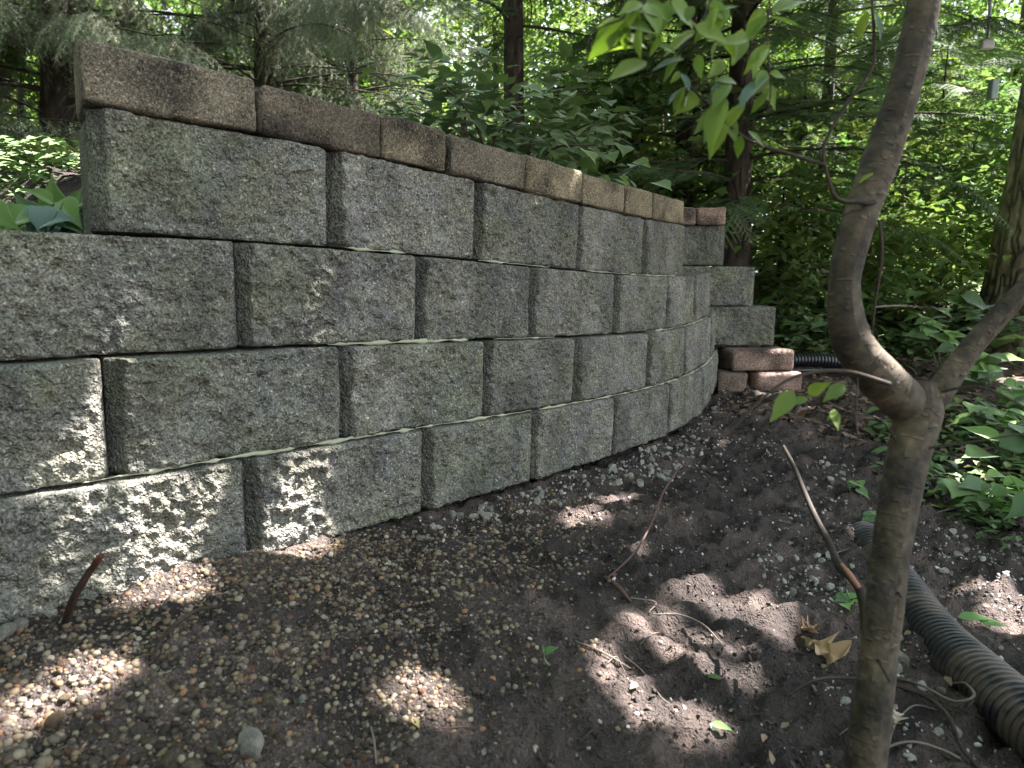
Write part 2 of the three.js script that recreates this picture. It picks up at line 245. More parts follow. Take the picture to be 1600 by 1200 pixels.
// hidden support of the return behind the bricks
placed('block', blockGeo(0.45, H - 0.003, DEPTH, 84, 50, 24, 0.85), blockMats[1], 0.99, EY + (EYE - 3) * H + H / 2 + 0.0, RET - DEPTH / 2 - 0.07, 0.03);
function stoneBox(w, h, d, r, seed, amp = 0.004, cell = 0.008) {
  const g = new THREE.BoxGeometry(w, h, d, Math.round(w / cell), Math.round(h / cell), Math.round(d / cell / 1.6)), p = g.attributes.position, n = g.attributes.normal, uv = g.attributes.uv, ou = (seed * 0.37) % 3;
  for (let i = 0; i < p.count; i++) {
    const x = p.getX(i), y = p.getY(i), z = p.getZ(i);
    if (Math.abs(n.getX(i)) > 0.5) uv.setXY(i, z + ou, y); else if (Math.abs(n.getY(i)) > 0.5) uv.setXY(i, x + ou, z + 0.4); else uv.setXY(i, x + ou, y + ou);
    const rq = r * (0.7 + 0.7 * fbm(x * 12, y * 12, z * 12 + seed, 2, 21)), cx = clamp(x, -w / 2 + rq, w / 2 - rq), cy = clamp(y, -h / 2 + rq, h / 2 - rq), cz = clamp(z, -d / 2 + rq, d / 2 - rq);
    const D = V(x - cx, y - cy, z - cz), l = D.length() || 1; D.multiplyScalar(1 / l);
    let o = rq + amp * 2 * (fbm(x * 26, y * 26, z * 26 + seed * 3, 5, 22) - 0.5) - amp * 9 * Math.max(0, fbm(x * 14, y * 14, z * 14 + seed * 5, 4, 23) - 0.62);
    if (l === 1 && D.lengthSq() < 0.5) { continue; }
    p.setXYZ(i, cx + D.x * o, cy + D.y * o, cz + D.z * o);
  }
  g.clearGroups(); return smoothNormals(g);
}
const CAPS = [0.070, 0.372, 0.662, 0.866, 1.174, 1.458, 1.734, 1.95, 2.30], CH = 0.094;
for (let k = 0; k < CAPS.length - 1; k++) {
  const a = wallPt(CAPS[k], -1), b = wallPt(CAPS[k + 1], -1), len = Math.hypot(b.x - a.x, b.z - a.z), ang = Math.atan2(-(b.z - a.z), b.x - a.x), r = rngOf(k + 900), d = 0.19, h = CH + rr(-0.003, 0.004, r);
  const front = -SETBACK - rr(0.002, 0.012, r) - (k === 0 ? 0.004 : 0), off = d / 2 + front;
  const m = part('cap_stone', stoneBox(len - 0.003, h, d, 0.010, k + 3, 0.0045, k < 3 ? 0.006 : 0.009), capMats[[0, 1, 3, 0, 2, 3, 2, 2][k]], wall);
  if (k === 0) { const p = m.geometry.attributes.position; for (let i = 0; i < p.count; i++) { const x = p.getX(i), t = (d / 2 - p.getZ(i)) / d; p.setX(i, x + 0.045 * t * (0.5 - x / len)); } smoothNormals(m.geometry); }
  m.position.set((a.x + b.x) / 2 - Math.sin(ang) * off, (a.y + b.y) / 2 + h / 2 - 0.001, (a.z + b.z) / 2 - Math.cos(ang) * off); m.rotation.order = 'YZX'; m.rotation.y = ang + rr(-0.03, 0.03, r); m.rotation.z = Math.atan2(b.y - a.y, len);
}
for (const [x0, x1, seed] of [[0.80, 0.915, 61], [0.918, 1.065, 62]]) placed('cap_stone', stoneBox(x1 - x0, 0.09, 0.18, 0.012, seed, 0.003, 0.009), brickMats[seed % 3], (x0 + x1) / 2, EY + (EYE + 1) * H + 0.045 - 0.005, RET - 0.075, 0.04);
placed('brick', stoneBox(0.345, 0.112, 0.17, 0.02, 63, 0.003, 0.009), brickMats[0], 1.262, EY - 0.408, -3.66, 0.18);
placed('brick', stoneBox(0.155, 0.108, 0.17, 0.018, 64, 0.003, 0.009), brickMats[1], 1.12, EY - 0.519, -3.625, -0.1);
placed('brick', stoneBox(0.26, 0.108, 0.17, 0.02, 65, 0.003, 0.009), brickMats[2], 1.345, EY - 0.52, -3.645, 0.2);
// squeezed-out construction adhesive on the ledges
const glueMat = mat({ color: lin(0.38, 0.40, 0.28), roughness: 0.7 });
for (const [row, s0, s1, fat] of [[0, 0.56, 0.74, 1], [0, 0.98, 1.3, 0.8], [0, 1.5, 2.25, 0.8], [1, 0.5, 0.93, 1.15], [1, 1.02, 1.3, 0.7], [1, 1.9, 2.75, 0.8], [2, 0.02, 0.30, 1.2], [2, 0.26, 0.72, 1.3], [2, 0.72, 1.17, 1.1], [2, 1.2, 2.2, 1], [2, 2.2, 2.95, 0.9]]) {
  const pts = [], rad = []; for (let s = s0; s <= s1; s += 0.012) { const p = wallPt(s, row), o = 0.001 + 0.006 * (fbm(s * 60, row, 1, 3, 51) - 0.4); pts.push(V(p.x + Math.sin(p.h) * o, p.y + 0.0015 + 0.004 * (fbm(s * 45, row, 4, 3, 52) - 0.4), p.z + Math.cos(p.h) * o)); const e = Math.min(1, (s - s0) / 0.03, (s1 - s) / 0.03); rad.push(Math.max(0.0008, fat * e * (0.0006 + 0.0125 * Math.max(0, fbm(s * 34, row, 9, 3, 53) - 0.42)))); }
  part('adhesive_bead', tube(pts, rad, 7, 0.006), glueMat, wall);
}

// ---------------------------------------------------------------- stones and gravel
function rockGeo(seed, detail, amp, flat, sy = 0.7) {
  const g = new THREE.IcosahedronGeometry(1, detail), p = g.attributes.position;
  for (let i = 0; i < p.count; i++) { const x = p.getX(i), y = p.getY(i), z = p.getZ(i); let k = 1 + amp * 2 * (fbm(x * 1.3 + seed * 7, y * 1.3, z * 1.3, 3, seed) - 0.5); if (flat) { for (let q = 0; q < 11; q++) { const a = hash(q, seed, 1, 3) * 6.28, b = hash(q, seed, 2, 3) * 2 - 1, c = Math.sqrt(1 - b * b), dd = x * c * Math.cos(a) + y * b + z * c * Math.sin(a), lim = 0.46 + 0.3 * hash(q, seed, 3, 3); if (dd * k > lim) k = lim / dd; } } p.setXYZ(i, x * k, y * k * sy, z * k * 0.82); }
  if (flat) { g.computeVertexNormals(); } else smoothNormals(g); return g;
}
const pebbleGeos = [1, 2, 3, 4, 5].map((s) => rockGeo(s, 2, 0.22, false, 0.72)), pebbleLow = rockGeo(9, 1, 0.2, false, 0.72), crushGeos = [11, 12, 13, 14, 15, 16].map((s) => rockGeo(s, 2, 0.25, true, 0.75)), crushLow = rockGeo(17, 1, 0.25, true, 0.75);
const pebbleHues = [[0.20, 0.15, 0.10], [0.24, 0.21, 0.16], [0.13, 0.10, 0.08], [0.09, 0.075, 0.065], [0.28, 0.25, 0.20], [0.26, 0.14, 0.075], [0.17, 0.155, 0.14], [0.22, 0.18, 0.10], [0.11, 0.06, 0.045], [0.38, 0.35, 0.30], [0.15, 0.13, 0.11]];
const pebbleMats = pebbleHues.map((c) => mat({ color: lin(...c.map((k) => k * 1.15)), roughness: 0.72, map: capTex, bumpMap: soilBump, bumpScale: 0.002 })), whiteMats = [[1.5, 1.46, 1.38], [1.05, 1.02, 0.97], [1.9, 1.86, 1.78]].map((c) => mat({ color: lin(...c), roughness: 0.92, map: concreteTex, bumpMap: soilBump, bumpScale: 0.006 }));
const pebbleStuffMat = mat({ color: 0xffffff, roughness: 0.75 }), crushStuffMat = mat({ color: 0xffffff, roughness: 0.92 });
function zoneOf(list) { const z = list.map(([u, v, r, w]) => { const p = onGround(u, v); return [p.x, p.z, r, w]; }); return (x, y) => { let m = 0; for (const [a, b, r, w] of z) { const d = (x - a) * (x - a) + (y - b) * (y - b); m = Math.max(m, w * Math.exp(-d / (r * r))); } return m; }; }
const gravelZone = zoneOf([[60, 1010, 0.14, 1], [40, 1150, 0.14, 1], [200, 1000, 0.13, 1], [330, 920, 0.13, 1], [200, 1140, 0.13, 1], [400, 1050, 0.14, 1], [450, 890, 0.16, 1], [560, 860, 0.16, 0.9], [560, 960, 0.14, 0.8], [640, 1080, 0.09, 1], [700, 880, 0.18, 0.6], [760, 960, 0.12, 0.35], [800, 830, 0.2, 0.45], [560, 1130, 0.12, 0.6], [330, 1180, 0.14, 0.8], [900, 800, 0.2, 0.3], [870, 1030, 0.1, 0.25]]);
const blocked = (x, z) => toWall(x, z)[0] < 0.012;
{
  const r = rngOf(4242), all = [];
  for (let i = 0; i < 90000; i++) {
    const x = rr(-1.05, 0.75, r), z = rr(-2.2, -0.42, r), d = gravelZone(x, z), nn = fbm(x * 12, 4, z * 12, 3, 71);
    if (r() > 1.3 * d * sm(0.33, 0.58, nn + 0.26 * d) || blocked(x, z)) continue;
    const big = sm(-0.1, -0.55, x) * sm(-0.95, -0.62, z), size = (0.0015 + 0.0052 * Math.pow(r(), 2.6)) * (1 + 0.9 * big * r());
    all.push({ x, z, size, hue: Math.floor(r() * r() * 1.25 * pebbleHues.length) % pebbleHues.length, px: size / Math.hypot(x, z), t: r(), a: r() * 6.28, b: r() * 6.28 });
    if (r() < 0.012 * big) { all[all.length - 1].size = rr(0.008, 0.013, r); all[all.length - 1].px = all[all.length - 1].size / Math.hypot(x, z); }
  }
  all.sort((a, b) => b.px - a.px);
  const list = [], cols = [];
  all.forEach((o, i) => {
    const y = gy(o.x, o.z) + o.size * rr(-0.35, 0.4, r);
    E4.set(Math.sin(o.a) * 0.5, o.b, Math.cos(o.a) * 0.5); Q4.setFromEuler(E4);
    const inView = o.z < -0.6 && Math.abs(o.x / o.z) < 0.7;
    if (i < 420 && inView && taken.get('pebble') !== 300) { const m = part('pebble', pebbleGeos[i % 5], pebbleMats[o.hue], scene); m.position.set(o.x, gy(o.x, o.z) + o.size * 0.12, o.z); m.quaternion.copy(Q4); m.scale.setScalar(o.size); tag(m, 'rounded larger pebble bedded in the brown pea gravel below the wall', 'pebble', 'larger pebbles in the gravel'); return; }
    list.push(new THREE.Matrix4().compose(V(o.x, y, o.z), Q4, V(o.size, o.size, o.size))); const c = pebbleHues[o.hue], k = rr(0.3, 1.0, r); cols.push(lin(c[0] * k * 1.05, c[1] * k, c[2] * k * 0.9));
  });
  tag(instanced('pea_gravel', pebbleLow, pebbleStuffMat, list, scene, cols), 'brown and tan pea gravel strewn over the soil below the wall', 'gravel');
}
{ // crumbs and clods of the dug soil
  const r = rngOf(3131), list = [], cols = [];
  for (let i = 0; i < 46000; i++) { const q = 0.6 + 3.4 * Math.pow(r(), 1.3), x = rr(-0.75, 0.8, r) * q, z = -q; if (toWall(x, z)[0] < 0.012 || fbm(x * 7, 3, z * 7, 3, 141) < 0.40) continue; const s = 0.0013 + 0.0052 * Math.pow(r(), 3.5); E4.set(r() * 6, r() * 6, r() * 6); Q4.setFromEuler(E4); list.push(new THREE.Matrix4().compose(V(x, gy(x, z) + s * 0.25, z), Q4, V(s * 1.2, s * 0.9, s))); const k = rr(0.4, 1.15, r), w = r() < 0.1 ? 2.2 : 1; cols.push(lin(0.06 * k * w, 0.047 * k * w, 0.041 * k * w)); }
  tag(instanced('soil_clods', rockGeo(23, 1, 0.6, true, 0.8), crushStuffMat, list, scene, cols), 'dark crumbs and clods of freshly dug soil', 'soil');
}
const chipZone = zoneOf([[720, 800, 0.05, 0.8], [850, 780, 0.06, 0.7], [985, 722, 0.08, 1], [1030, 740, 0.08, 1], [1080, 680, 0.2, 0.7], [1110, 640, 0.2, 0.5], [1250, 905, 0.09, 1], [1200, 880, 0.08, 0.7], [1300, 930, 0.07, 0.8], [1290, 730, 0.1, 0.8], [1150, 700, 0.35, 0.4], [1200, 800, 0.35, 0.25], [1500, 870, 0.2, 0.7], [1450, 830, 0.15, 0.5], [1400, 1050, 0.12, 0.5], [1480, 1150, 0.1, 0.4], [1330, 1080, 0.08, 0.35], [1050, 830, 0.3, 0.2], [1550, 920, 0.15, 0.5]]);
{
  const r = rngOf(991), list = [], cols = [];
  for (let i = 0; i < 60000; i++) {
    const x = rr(-0.4, 2.0, r), z = rr(-3.7, -0.6, r), [dw, sw] = toWall(x, z), d = Math.max(chipZone(x, z), dw > 0 && dw < 0.16 && sw > 0.72 && sw < 3.2 ? 0.75 * (1 - dw / 0.16) + 0.2 : 0); if (r() > (d + 0.03) * 0.8 * sm(0.3, 0.62, fbm(x * 14, 4, z * 14, 3, 171) + 0.2 * d) || blocked(x, z)) continue;
    const s = 0.0018 + 0.0052 * Math.pow(r(), 2.6); E4.set(r() * 6, r() * 6, r() * 6); Q4.setFromEuler(E4); list.push(new THREE.Matrix4().compose(V(x, gy(x, z) + s * 0.3, z), Q4, V(s, s, s))); const k = rr(0.14, 0.55, r); cols.push(lin(k, k * 0.96, k * 0.92));
  }
  tag(instanced('crushed_stone_chips', crushLow, crushStuffMat, list, scene, cols), 'small pale chips of crushed stone scattered over the dark soil slope', 'gravel');
  // larger white stones, one by one
  const big = []; const put = (u0, u1, v0, v1, n, s0, s1) => { for (let i = 0; i < n; i++) big.push([rr(u0, u1, r), rr(v0, v1, r), rr(s0, s1, r)]); };
  put(676, 775, 786, 812, 22, 0.006, 0.015); put(780, 880, 755, 805, 20, 0.005, 0.013); put(880, 960, 730, 770, 12, 0.005, 0.011); put(950, 1065, 700, 760, 38, 0.007, 0.017); put(1030, 1130, 630, 720, 30, 0.006, 0.013); put(690, 960, 725, 800, 26, 0.005, 0.013); put(960, 1120, 650, 745, 40, 0.005, 0.014); put(1185, 1345, 870, 945, 24, 0.006, 0.012); put(1260, 1320, 715, 770, 10, 0.008, 0.014); put(1460, 1590, 830, 905, 16, 0.007, 0.013); put(1380, 1600, 960, 1190, 12, 0.006, 0.012); put(620, 700, 815, 850, 6, 0.006, 0.011);
  big.push([1317, 1100, 0.0125], [390, 1185, 0.019], [1412, 1030, 0.014], [1405, 1050, 0.011], [1495, 1150, 0.013], [1497, 1000, 0.008], [1487, 1015, 0.008], [1440, 1075, 0.011], [472, 1100, 0.0075], [1412, 855, 0.016], [1495, 870, 0.015], [80, 965, 0.014], [30, 985, 0.017], [8, 1000, 0.017], [1540, 1115, 0.010], [755, 1180, 0.006]);
  for (const [u, v, s] of big) { const p = onGround(u, v); if (blocked(p.x, p.z) || p.z < -4) continue; const m = part('white_stone', crushGeos[Math.floor(r() * 6)], whiteMats[Math.floor(r() * 3)], scene); m.position.set(p.x, p.y + s * 0.22, p.z); m.rotation.set(r() * 0.8, r() * 6, r() * 0.8); m.scale.set(s * rr(0.9, 1.5, r), s, s * rr(0.8, 1.2, r)); tag(m, 'angular white crushed stone lying on the soil by the wall foot or slope', 'stone', 'white crushed stones'); }
}
// ---------------------------------------------------------------- leaves
function leafGeo(width, opt = {}) {
  const { n = 6, cols = 4, fold = 0.25, curl = 0.25, tip = 1.3, base = 0.75, wave = 0, veins = 0 } = opt, pos = [], uv = [], idx = [];
  for (let i = 0; i <= n; i++) { const t = i / n, w = width * Math.pow(Math.sin(Math.PI * Math.pow(t, base)), tip > 1 && t > 0.6 ? tip : 1) + 0.004; for (let j = 0; j <= cols; j++) { const s = j / cols * 2 - 1; pos.push(t, fold * Math.abs(s) * w - curl * t * t * 0.5 + wave * Math.sin(t * 9 + s * 2) * w + (veins ? veins * (j % 2) * Math.sin(Math.PI * t) : 0), s * w); uv.push(t, s * w); } }
  const w = cols + 1; for (let i = 0; i < n; i++) for (let j = 0; j < cols; j++) { const a = i * w + j; idx.push(a, a + 1, a + w, a + 1, a + w + 1, a + w); }
  const g = new THREE.BufferGeometry(); g.setAttribute('position', new THREE.Float32BufferAttribute(pos, 3)); g.setAttribute('uv', new THREE.Float32BufferAttribute(uv, 2)); g.setIndex(idx); g.computeVertexNormals(); return g;
}
const ovate = [leafGeo(0.215, { curl: 0.3 }), leafGeo(0.19, { curl: 0.12, fold: 0.4, wave: 0.08 }), leafGeo(0.24, { curl: 0.5, fold: 0.2, wave: 0.1 })];
const broad = [leafGeo(0.4, { curl: 0.35, base: 0.6, tip: 1.6 }), leafGeo(0.36, { curl: 0.15, fold: 0.32, base: 0.62, tip: 1.6, wave: 0.06 }), leafGeo(0.42, { curl: 0.55, fold: 0.2, base: 0.55, tip: 1.8, wave: 0.05 })];
const cheap = leafGeo(0.3, { n: 3, cols: 2, fold: 0.3, curl: 0.4 });
function setLeaf(m, base, dir, up, len) { const b = basis(dir, up); b.scale(V(len, len, len)); b.setPosition(base); b.decompose(m.position, m.quaternion, m.scale); return m; }
function leafMatrix(base, dir, up, len) { const b = basis(dir, up); b.scale(V(len, len, len)); b.setPosition(base); return b; }
const rdir = (r) => { const a = r() * 6.283, y = r() * 2 - 1, c = Math.sqrt(1 - y * y); return V(c * Math.cos(a), y, c * Math.sin(a)); };
function cloud(n, rad, len0, len1, seed, g = cheap) { const r = rngOf(seed), parts = []; for (let i = 0; i < n; i++) { const p = rdir(r).multiplyScalar(rad * Math.cbrt(r())); p.y *= 0.6; const d = rdir(r); d.y = d.y * 0.4 - 0.2; const up = V(rr(-0.5, 0.5, r), 1, rr(-0.5, 0.5, r)); const q = g.clone().applyMatrix4(leafMatrix(p, d, up, rr(len0, len1, r))); parts.push(q); } return mergeGeometries(parts); }
const clumps = [cloud(16, 0.2, 0.06, 0.10, 1), cloud(16, 0.22, 0.06, 0.10, 2), cloud(14, 0.2, 0.05, 0.09, 3)];
const bigClumps = [cloud(18, 0.35, 0.10, 0.16, 4), cloud(18, 0.35, 0.10, 0.16, 5)];
// conifer sprays: a twig with side twigs, all set with needles; hang = needles all round, else flat
function sprayGeo(seed, round, len, nl) {
  const r = rngOf(seed), pos = [], idx = []; let k = 0;
  const blade = (p, d, l, w, side) => { const s = side.clone().multiplyScalar(w); pos.push(p.x - s.x, p.y - s.y, p.z - s.z, p.x + s.x, p.y + s.y, p.z + s.z, p.x + d.x * l, p.y + d.y * l, p.z + d.z * l); idx.push(k, k + 1, k + 2); k += 3; };
  const axisOf = (p0, d, L) => {
    const droop = round ? 0.25 : 0.12;
    const n = Math.floor(L / 0.0045);
    for (let i = 0; i < n; i++) { const t = i / n * L, p = p0.clone().addScaledVector(d, t); p.y -= droop * t * t / L; for (let q = 0; q < (round ? 2 : 2); q++) { let o; if (round) { o = rdir(r); o.addScaledVector(d, -o.dot(d)).normalize(); } else { o = d.clone().cross(V(0, 1, 0)).normalize().multiplyScalar(q ? 1 : -1); o.y += rr(-0.2, 0.3, r); } const dd = o.clone().multiplyScalar(0.85).addScaledVector(d, 0.6).normalize(); blade(p, dd, nl * rr(0.7, 1.15, r) * (1 - 0.3 * t / L), 0.0016, d); } }
    for (const sd of [V(0, 1, 0), d.clone().cross(V(0, 1, 0)).normalize()]) { const e = p0.clone().addScaledVector(d, L); e.y -= droop * L; blade(p0, e.sub(p0).normalize(), L, 0.0016, sd); }
  };
  axisOf(V(0, 0, 0), V(1, 0, 0), len);
  const m = round ? 9 : 13; for (let i = 0; i < m; i++) { const t = 0.08 + 0.82 * i / m, L = len * (round ? 0.42 : 0.5) * (1 - 0.75 * t) * rr(0.75, 1.1, r), sd = i % 2 ? 1 : -1, d = V(0.62, rr(-0.22, 0.05, r) * (round ? 2 : 0.6), sd * 0.75).normalize(); axisOf(V(t * len, -(round ? 0.25 : 0.12) * t * t * len, 0), d, L); }
  const g = new THREE.BufferGeometry(); g.setAttribute('position', new THREE.Float32BufferAttribute(pos, 3)); g.setAttribute('uv', new THREE.Float32BufferAttribute(new Float32Array(pos.length / 3 * 2), 2)); g.setIndex(idx); g.computeVertexNormals(); return g;
}
const spruceSprays = [sprayGeo(5, true, 0.34, 0.018), sprayGeo(6, true, 0.30, 0.018)], hemSprays = [sprayGeo(7, false, 0.36, 0.013), sprayGeo(8, false, 0.30, 0.013)];
const needleMat = plainLeaf(0xffffff);
const leafWhite = thinLeaf(new THREE.Color(1, 1, 1), 0.45);

// ---------------------------------------------------------------- sapling in front
const W = (px, d) => px / 2 / 1109 * d * 0.9;
function pxTube(list, seg = 12, per = 0.006, wob) { return tube(list.map(([u, v, d]) => at(u, v, d)), list.map(([, , d, w]) => W(w, d)), seg, per, wob); }
const knob = (seed) => (a, l, r) => 1 + 0.09 * (fbm(Math.cos(a) * 1.3 + seed, Math.sin(a) * 1.3, l * 22, 3, seed) - 0.5) * 2 * 0.7 + 0.10 * Math.max(0, noise(Math.cos(a) * 1.6, Math.sin(a) * 1.6 + seed, l * 14, 90) - 0.72) * 2;
const sapling = thing('sapling', 'young tree with crooked forked grey trunk rising in front of the wall end', 'tree');
{
  const foot = at(1336, 1320, 0.80); foot.y = gy(foot.x, foot.z) - 0.04;
  const main = [[1352, 1200, 0.80, 66], [1374, 1010, 0.805, 62], [1394, 850, 0.81, 62], [1418, 715, 0.82, 68], [1436, 640, 0.825, 76], [1440, 600, 0.83, 50]];
  part('trunk', tube([foot, ...main.map(([u, v, d]) => at(u, v, d))], [0.026, ...main.map(([, , d, w]) => W(w, d))], 20, 0.005, knob(3)), saplingBark, sapling);
  part('limb', pxTube([[1448, 690, 0.825, 40], [1424, 640, 0.825, 74], [1376, 592, 0.82, 76], [1330, 530, 0.81, 66], [1319, 450, 0.805, 52], [1334, 370, 0.80, 56], [1372, 260, 0.80, 60], [1412, 140, 0.79, 54], [1440, 20, 0.785, 54], [1452, -90, 0.78, 50], [1480, -330, 0.77, 42]], 20, 0.005, knob(7)), saplingBark, sapling);
  part('limb', pxTube([[1430, 660, 0.83, 46], [1465, 615, 0.825, 46], [1510, 552, 0.82, 38], [1600, 452, 0.81, 32], [1720, 330, 0.80, 28], [1900, 60, 0.79, 22]], 16, 0.006, knob(11)), saplingBark, sapling);
  const twigs = [
    [[1372, 318, 0.79, 20], [1345, 315, 0.775, 14], [1308, 311, 0.765, 11], [1292, 272, 0.76, 9], [1286, 235, 0.755, 9], [1311, 180, 0.75, 9], [1349, 127, 0.745, 9], [1364, 100, 0.74, 8], [1362, 0, 0.735, 7], [1356, -120, 0.73, 6]],
    [[1290, 258, 0.757, 9], [1244, 244, 0.74, 9], [1195, 229, 0.73, 8], [1161, 214, 0.72, 8], [1127, 184, 0.71, 7], [1075, 131, 0.70, 6], [1062, 113, 0.70, 4]],
    [[918, 118, 0.63, 3], [922, 55, 0.62, 4], [975, 28, 0.62, 6], [1005, 2, 0.62, 7], [1060, -60, 0.63, 8], [1356, -118, 0.73, 9]],
    [[1055, 85, 0.64, 3], [1090, 47, 0.64, 4], [1110, 2, 0.645, 5], [1140, -80, 0.65, 6], [1356, -120, 0.735, 7]],
    [[1200, 175, 0.70, 3], [1204, 140, 0.70, 4], [1199, 75, 0.70, 5], [1202, 5, 0.70, 6], [1215, -110, 0.70, 6], [1356, -122, 0.738, 7]],
    [[1390, 600, 0.79, 12], [1320, 580, 0.77, 10], [1260, 584, 0.76, 8], [1215, 603, 0.75, 7], [1140, 674, 0.74, 4]],
    [[1400, 690, 0.80, 5], [1375, 655, 0.79, 4], [1330, 645, 0.78, 3], [1285, 625, 0.775, 2.4]],
    [[1450, 700, 0.80, 6], [1520, 690, 0.79, 5], [1620, 674, 0.78, 5]], [[1470, 612, 0.80, 8], [1500, 606, 0.79, 6], [1530, 604, 0.78, 5], [1610, 640, 0.77, 4]],
    [[1362, 528, 0.80, 5], [1366, 480, 0.795, 6], [1378, 400, 0.79, 7], [1374, 345, 0.79, 8]], [[1366, 480, 0.8, 4], [1410, 478, 0.85, 3], [1480, 484, 0.9, 2.4]],
    [[1372, 1030, 0.79, 10], [1380, 1045, 0.765, 8], [1390, 1065, 0.75, 6]], [[1395, 930, 0.80, 10], [1404, 926, 0.785, 8], [1408, 932, 0.775, 5]],
    [[1340, 590, 0.775, 4], [1338, 650, 0.77, 3], [1340, 680, 0.77, 2.4]],
  ];
  const twigParts = twigs.map((t) => [part('twig', pxTube(t.map(([u, v, d, w]) => [u, v, d, w * 0.72]), 7, 0.008), twigMat, sapling), t.map(([u, v, d]) => at(u, v, d))]);
  const nearestTwig = (p) => { let bd = 1e9, bt = null; for (const [m, ps] of twigParts) for (const q of ps) { const d = q.distanceTo(p); if (d < bd) { bd = d; bt = m; } } return bt; };
  // bark collar folds on the limb
  const lmA = [[0.16, 0.29, 0.014], [0.18, 0.30, 0.018], [0.13, 0.24, 0.014], [0.23, 0.35, 0.025]].map((c) => leafMat(lin(...c), 0.68, 0.5)), blue = leafMat(lin(0.085, 0.15, 0.10), 0.3, 0.45), r = rngOf(31);
  // base u,v  tip u,v  depth, kind
  const L = [[975, 28, 921, 92, .62], [1003, 5, 968, 20, .62], [975, 60, 1015, 65, .63], [1012, 76, 954, 70, .64], [1055, 84, 1018, 64, .63], [1000, 40, 992, 88, .61], [1040, 30, 1000, 10, .62], [1090, 45, 1062, 20, .64], [1088, 50, 1045, 52, .63], [1010, 96, 952, 116, .64], [1065, 85, 1035, 128, .65], [1070, 92, 1020, 98, .64, 1], [1065, 115, 1080, 140, .69, 1], [1062, 112, 1048, 130, .69], [1080, 140, 1058, 180, .70], [1095, 145, 1056, 176, .70], [1090, 85, 1095, 122, .65], [1112, 30, 1085, 62, .645], [1118, 20, 1152, 5, .645], [1120, 10, 1103, 60, .645], [1140, 15, 1100, 52, .65], [1168, 62, 1122, 64, .66], [1165, 50, 1148, 100, .66], [1198, 15, 1160, 38, .70], [1200, 30, 1170, 62, .70], [1205, 22, 1246, 4, .70], [1206, 20, 1260, -12, .70], [1200, 118, 1150, 160, .70, 1], [1196, 110, 1180, 145, .70], [1202, 115, 1230, 117, .70], [1200, 145, 1172, 175, .70], [1165, 160, 1130, 205, .71], [1155, 165, 1115, 200, .71], [1130, 150, 1104, 230, .70], [1120, 170, 1086, 208, .70], [1130, 190, 1108, 238, .71], [1140, 130, 1112, 165, .70], [1125, 128, 1108, 158, .70, 1], [1150, 130, 1125, 118, .70], [1160, 45, 1146, 98, .68], [1130, 95, 1108, 120, .68], [1122, 62, 1106, 92, .66], [1010, 0, 1045, 28, .62], [960, 30, 928, 45, .63], [1035, 60, 1010, 85, .63], [1240, 610, 1207, 655, .755, 2], [1262, 622, 1232, 632, .76, 2], [1262, 615, 1290, 600, .77, 2], [1305, 640, 1296, 655, .78, 2], [1300, 640, 1310, 670, .78, 2], [1320, 600, 1290, 622, .78, 2], [1365, 270, 1340, 285, .78, 2], [1300, 285, 1325, 280, .765], [1050, 20, 1075, -10, .64], [1085, 10, 1060, 40, .645], [1130, 60, 1150, 90, .66], [1170, 100, 1190, 75, .69]];
  const extra = rngOf(47); for (let i = 0; i < 26; i++) { const [u, v, d] = [[1005, 10, .62], [975, 30, .62], [1090, 45, .64], [1110, 5, .645], [1075, 131, .70], [1127, 184, .71], [1200, 75, .70], [1203, 30, .70], [1199, 130, .70], [1161, 210, .72], [1362, 20, .735], [1050, 0, .63]][i % 12], an = rr(0.2, 2.9, extra), l = rr(38, 66, extra); L.push([u + rr(-8, 8, extra), v + rr(-6, 6, extra), u + l * Math.cos(an), v + l * Math.sin(an) * 0.9, d, i % 9 === 4 ? 1 : 0]); }
  L.forEach(([u0, v0, u1, v1, d, k], i) => { const a = at(u0, v0, d + rr(-0.01, 0.01, r)), b = at(u1, v1, d + rr(-0.02, 0.02, r)), len = a.distanceTo(b) * 1.04; const up = V(rr(-0.7, 0.7, r), rr(0.3, 1, r), rr(0.2, 1.1, r)); setLeaf(part('leaf', ovate[i % 3], k === 1 ? blue : lmA[i % 4], nearestTwig(a)), a, b.sub(a), up, len); });
}

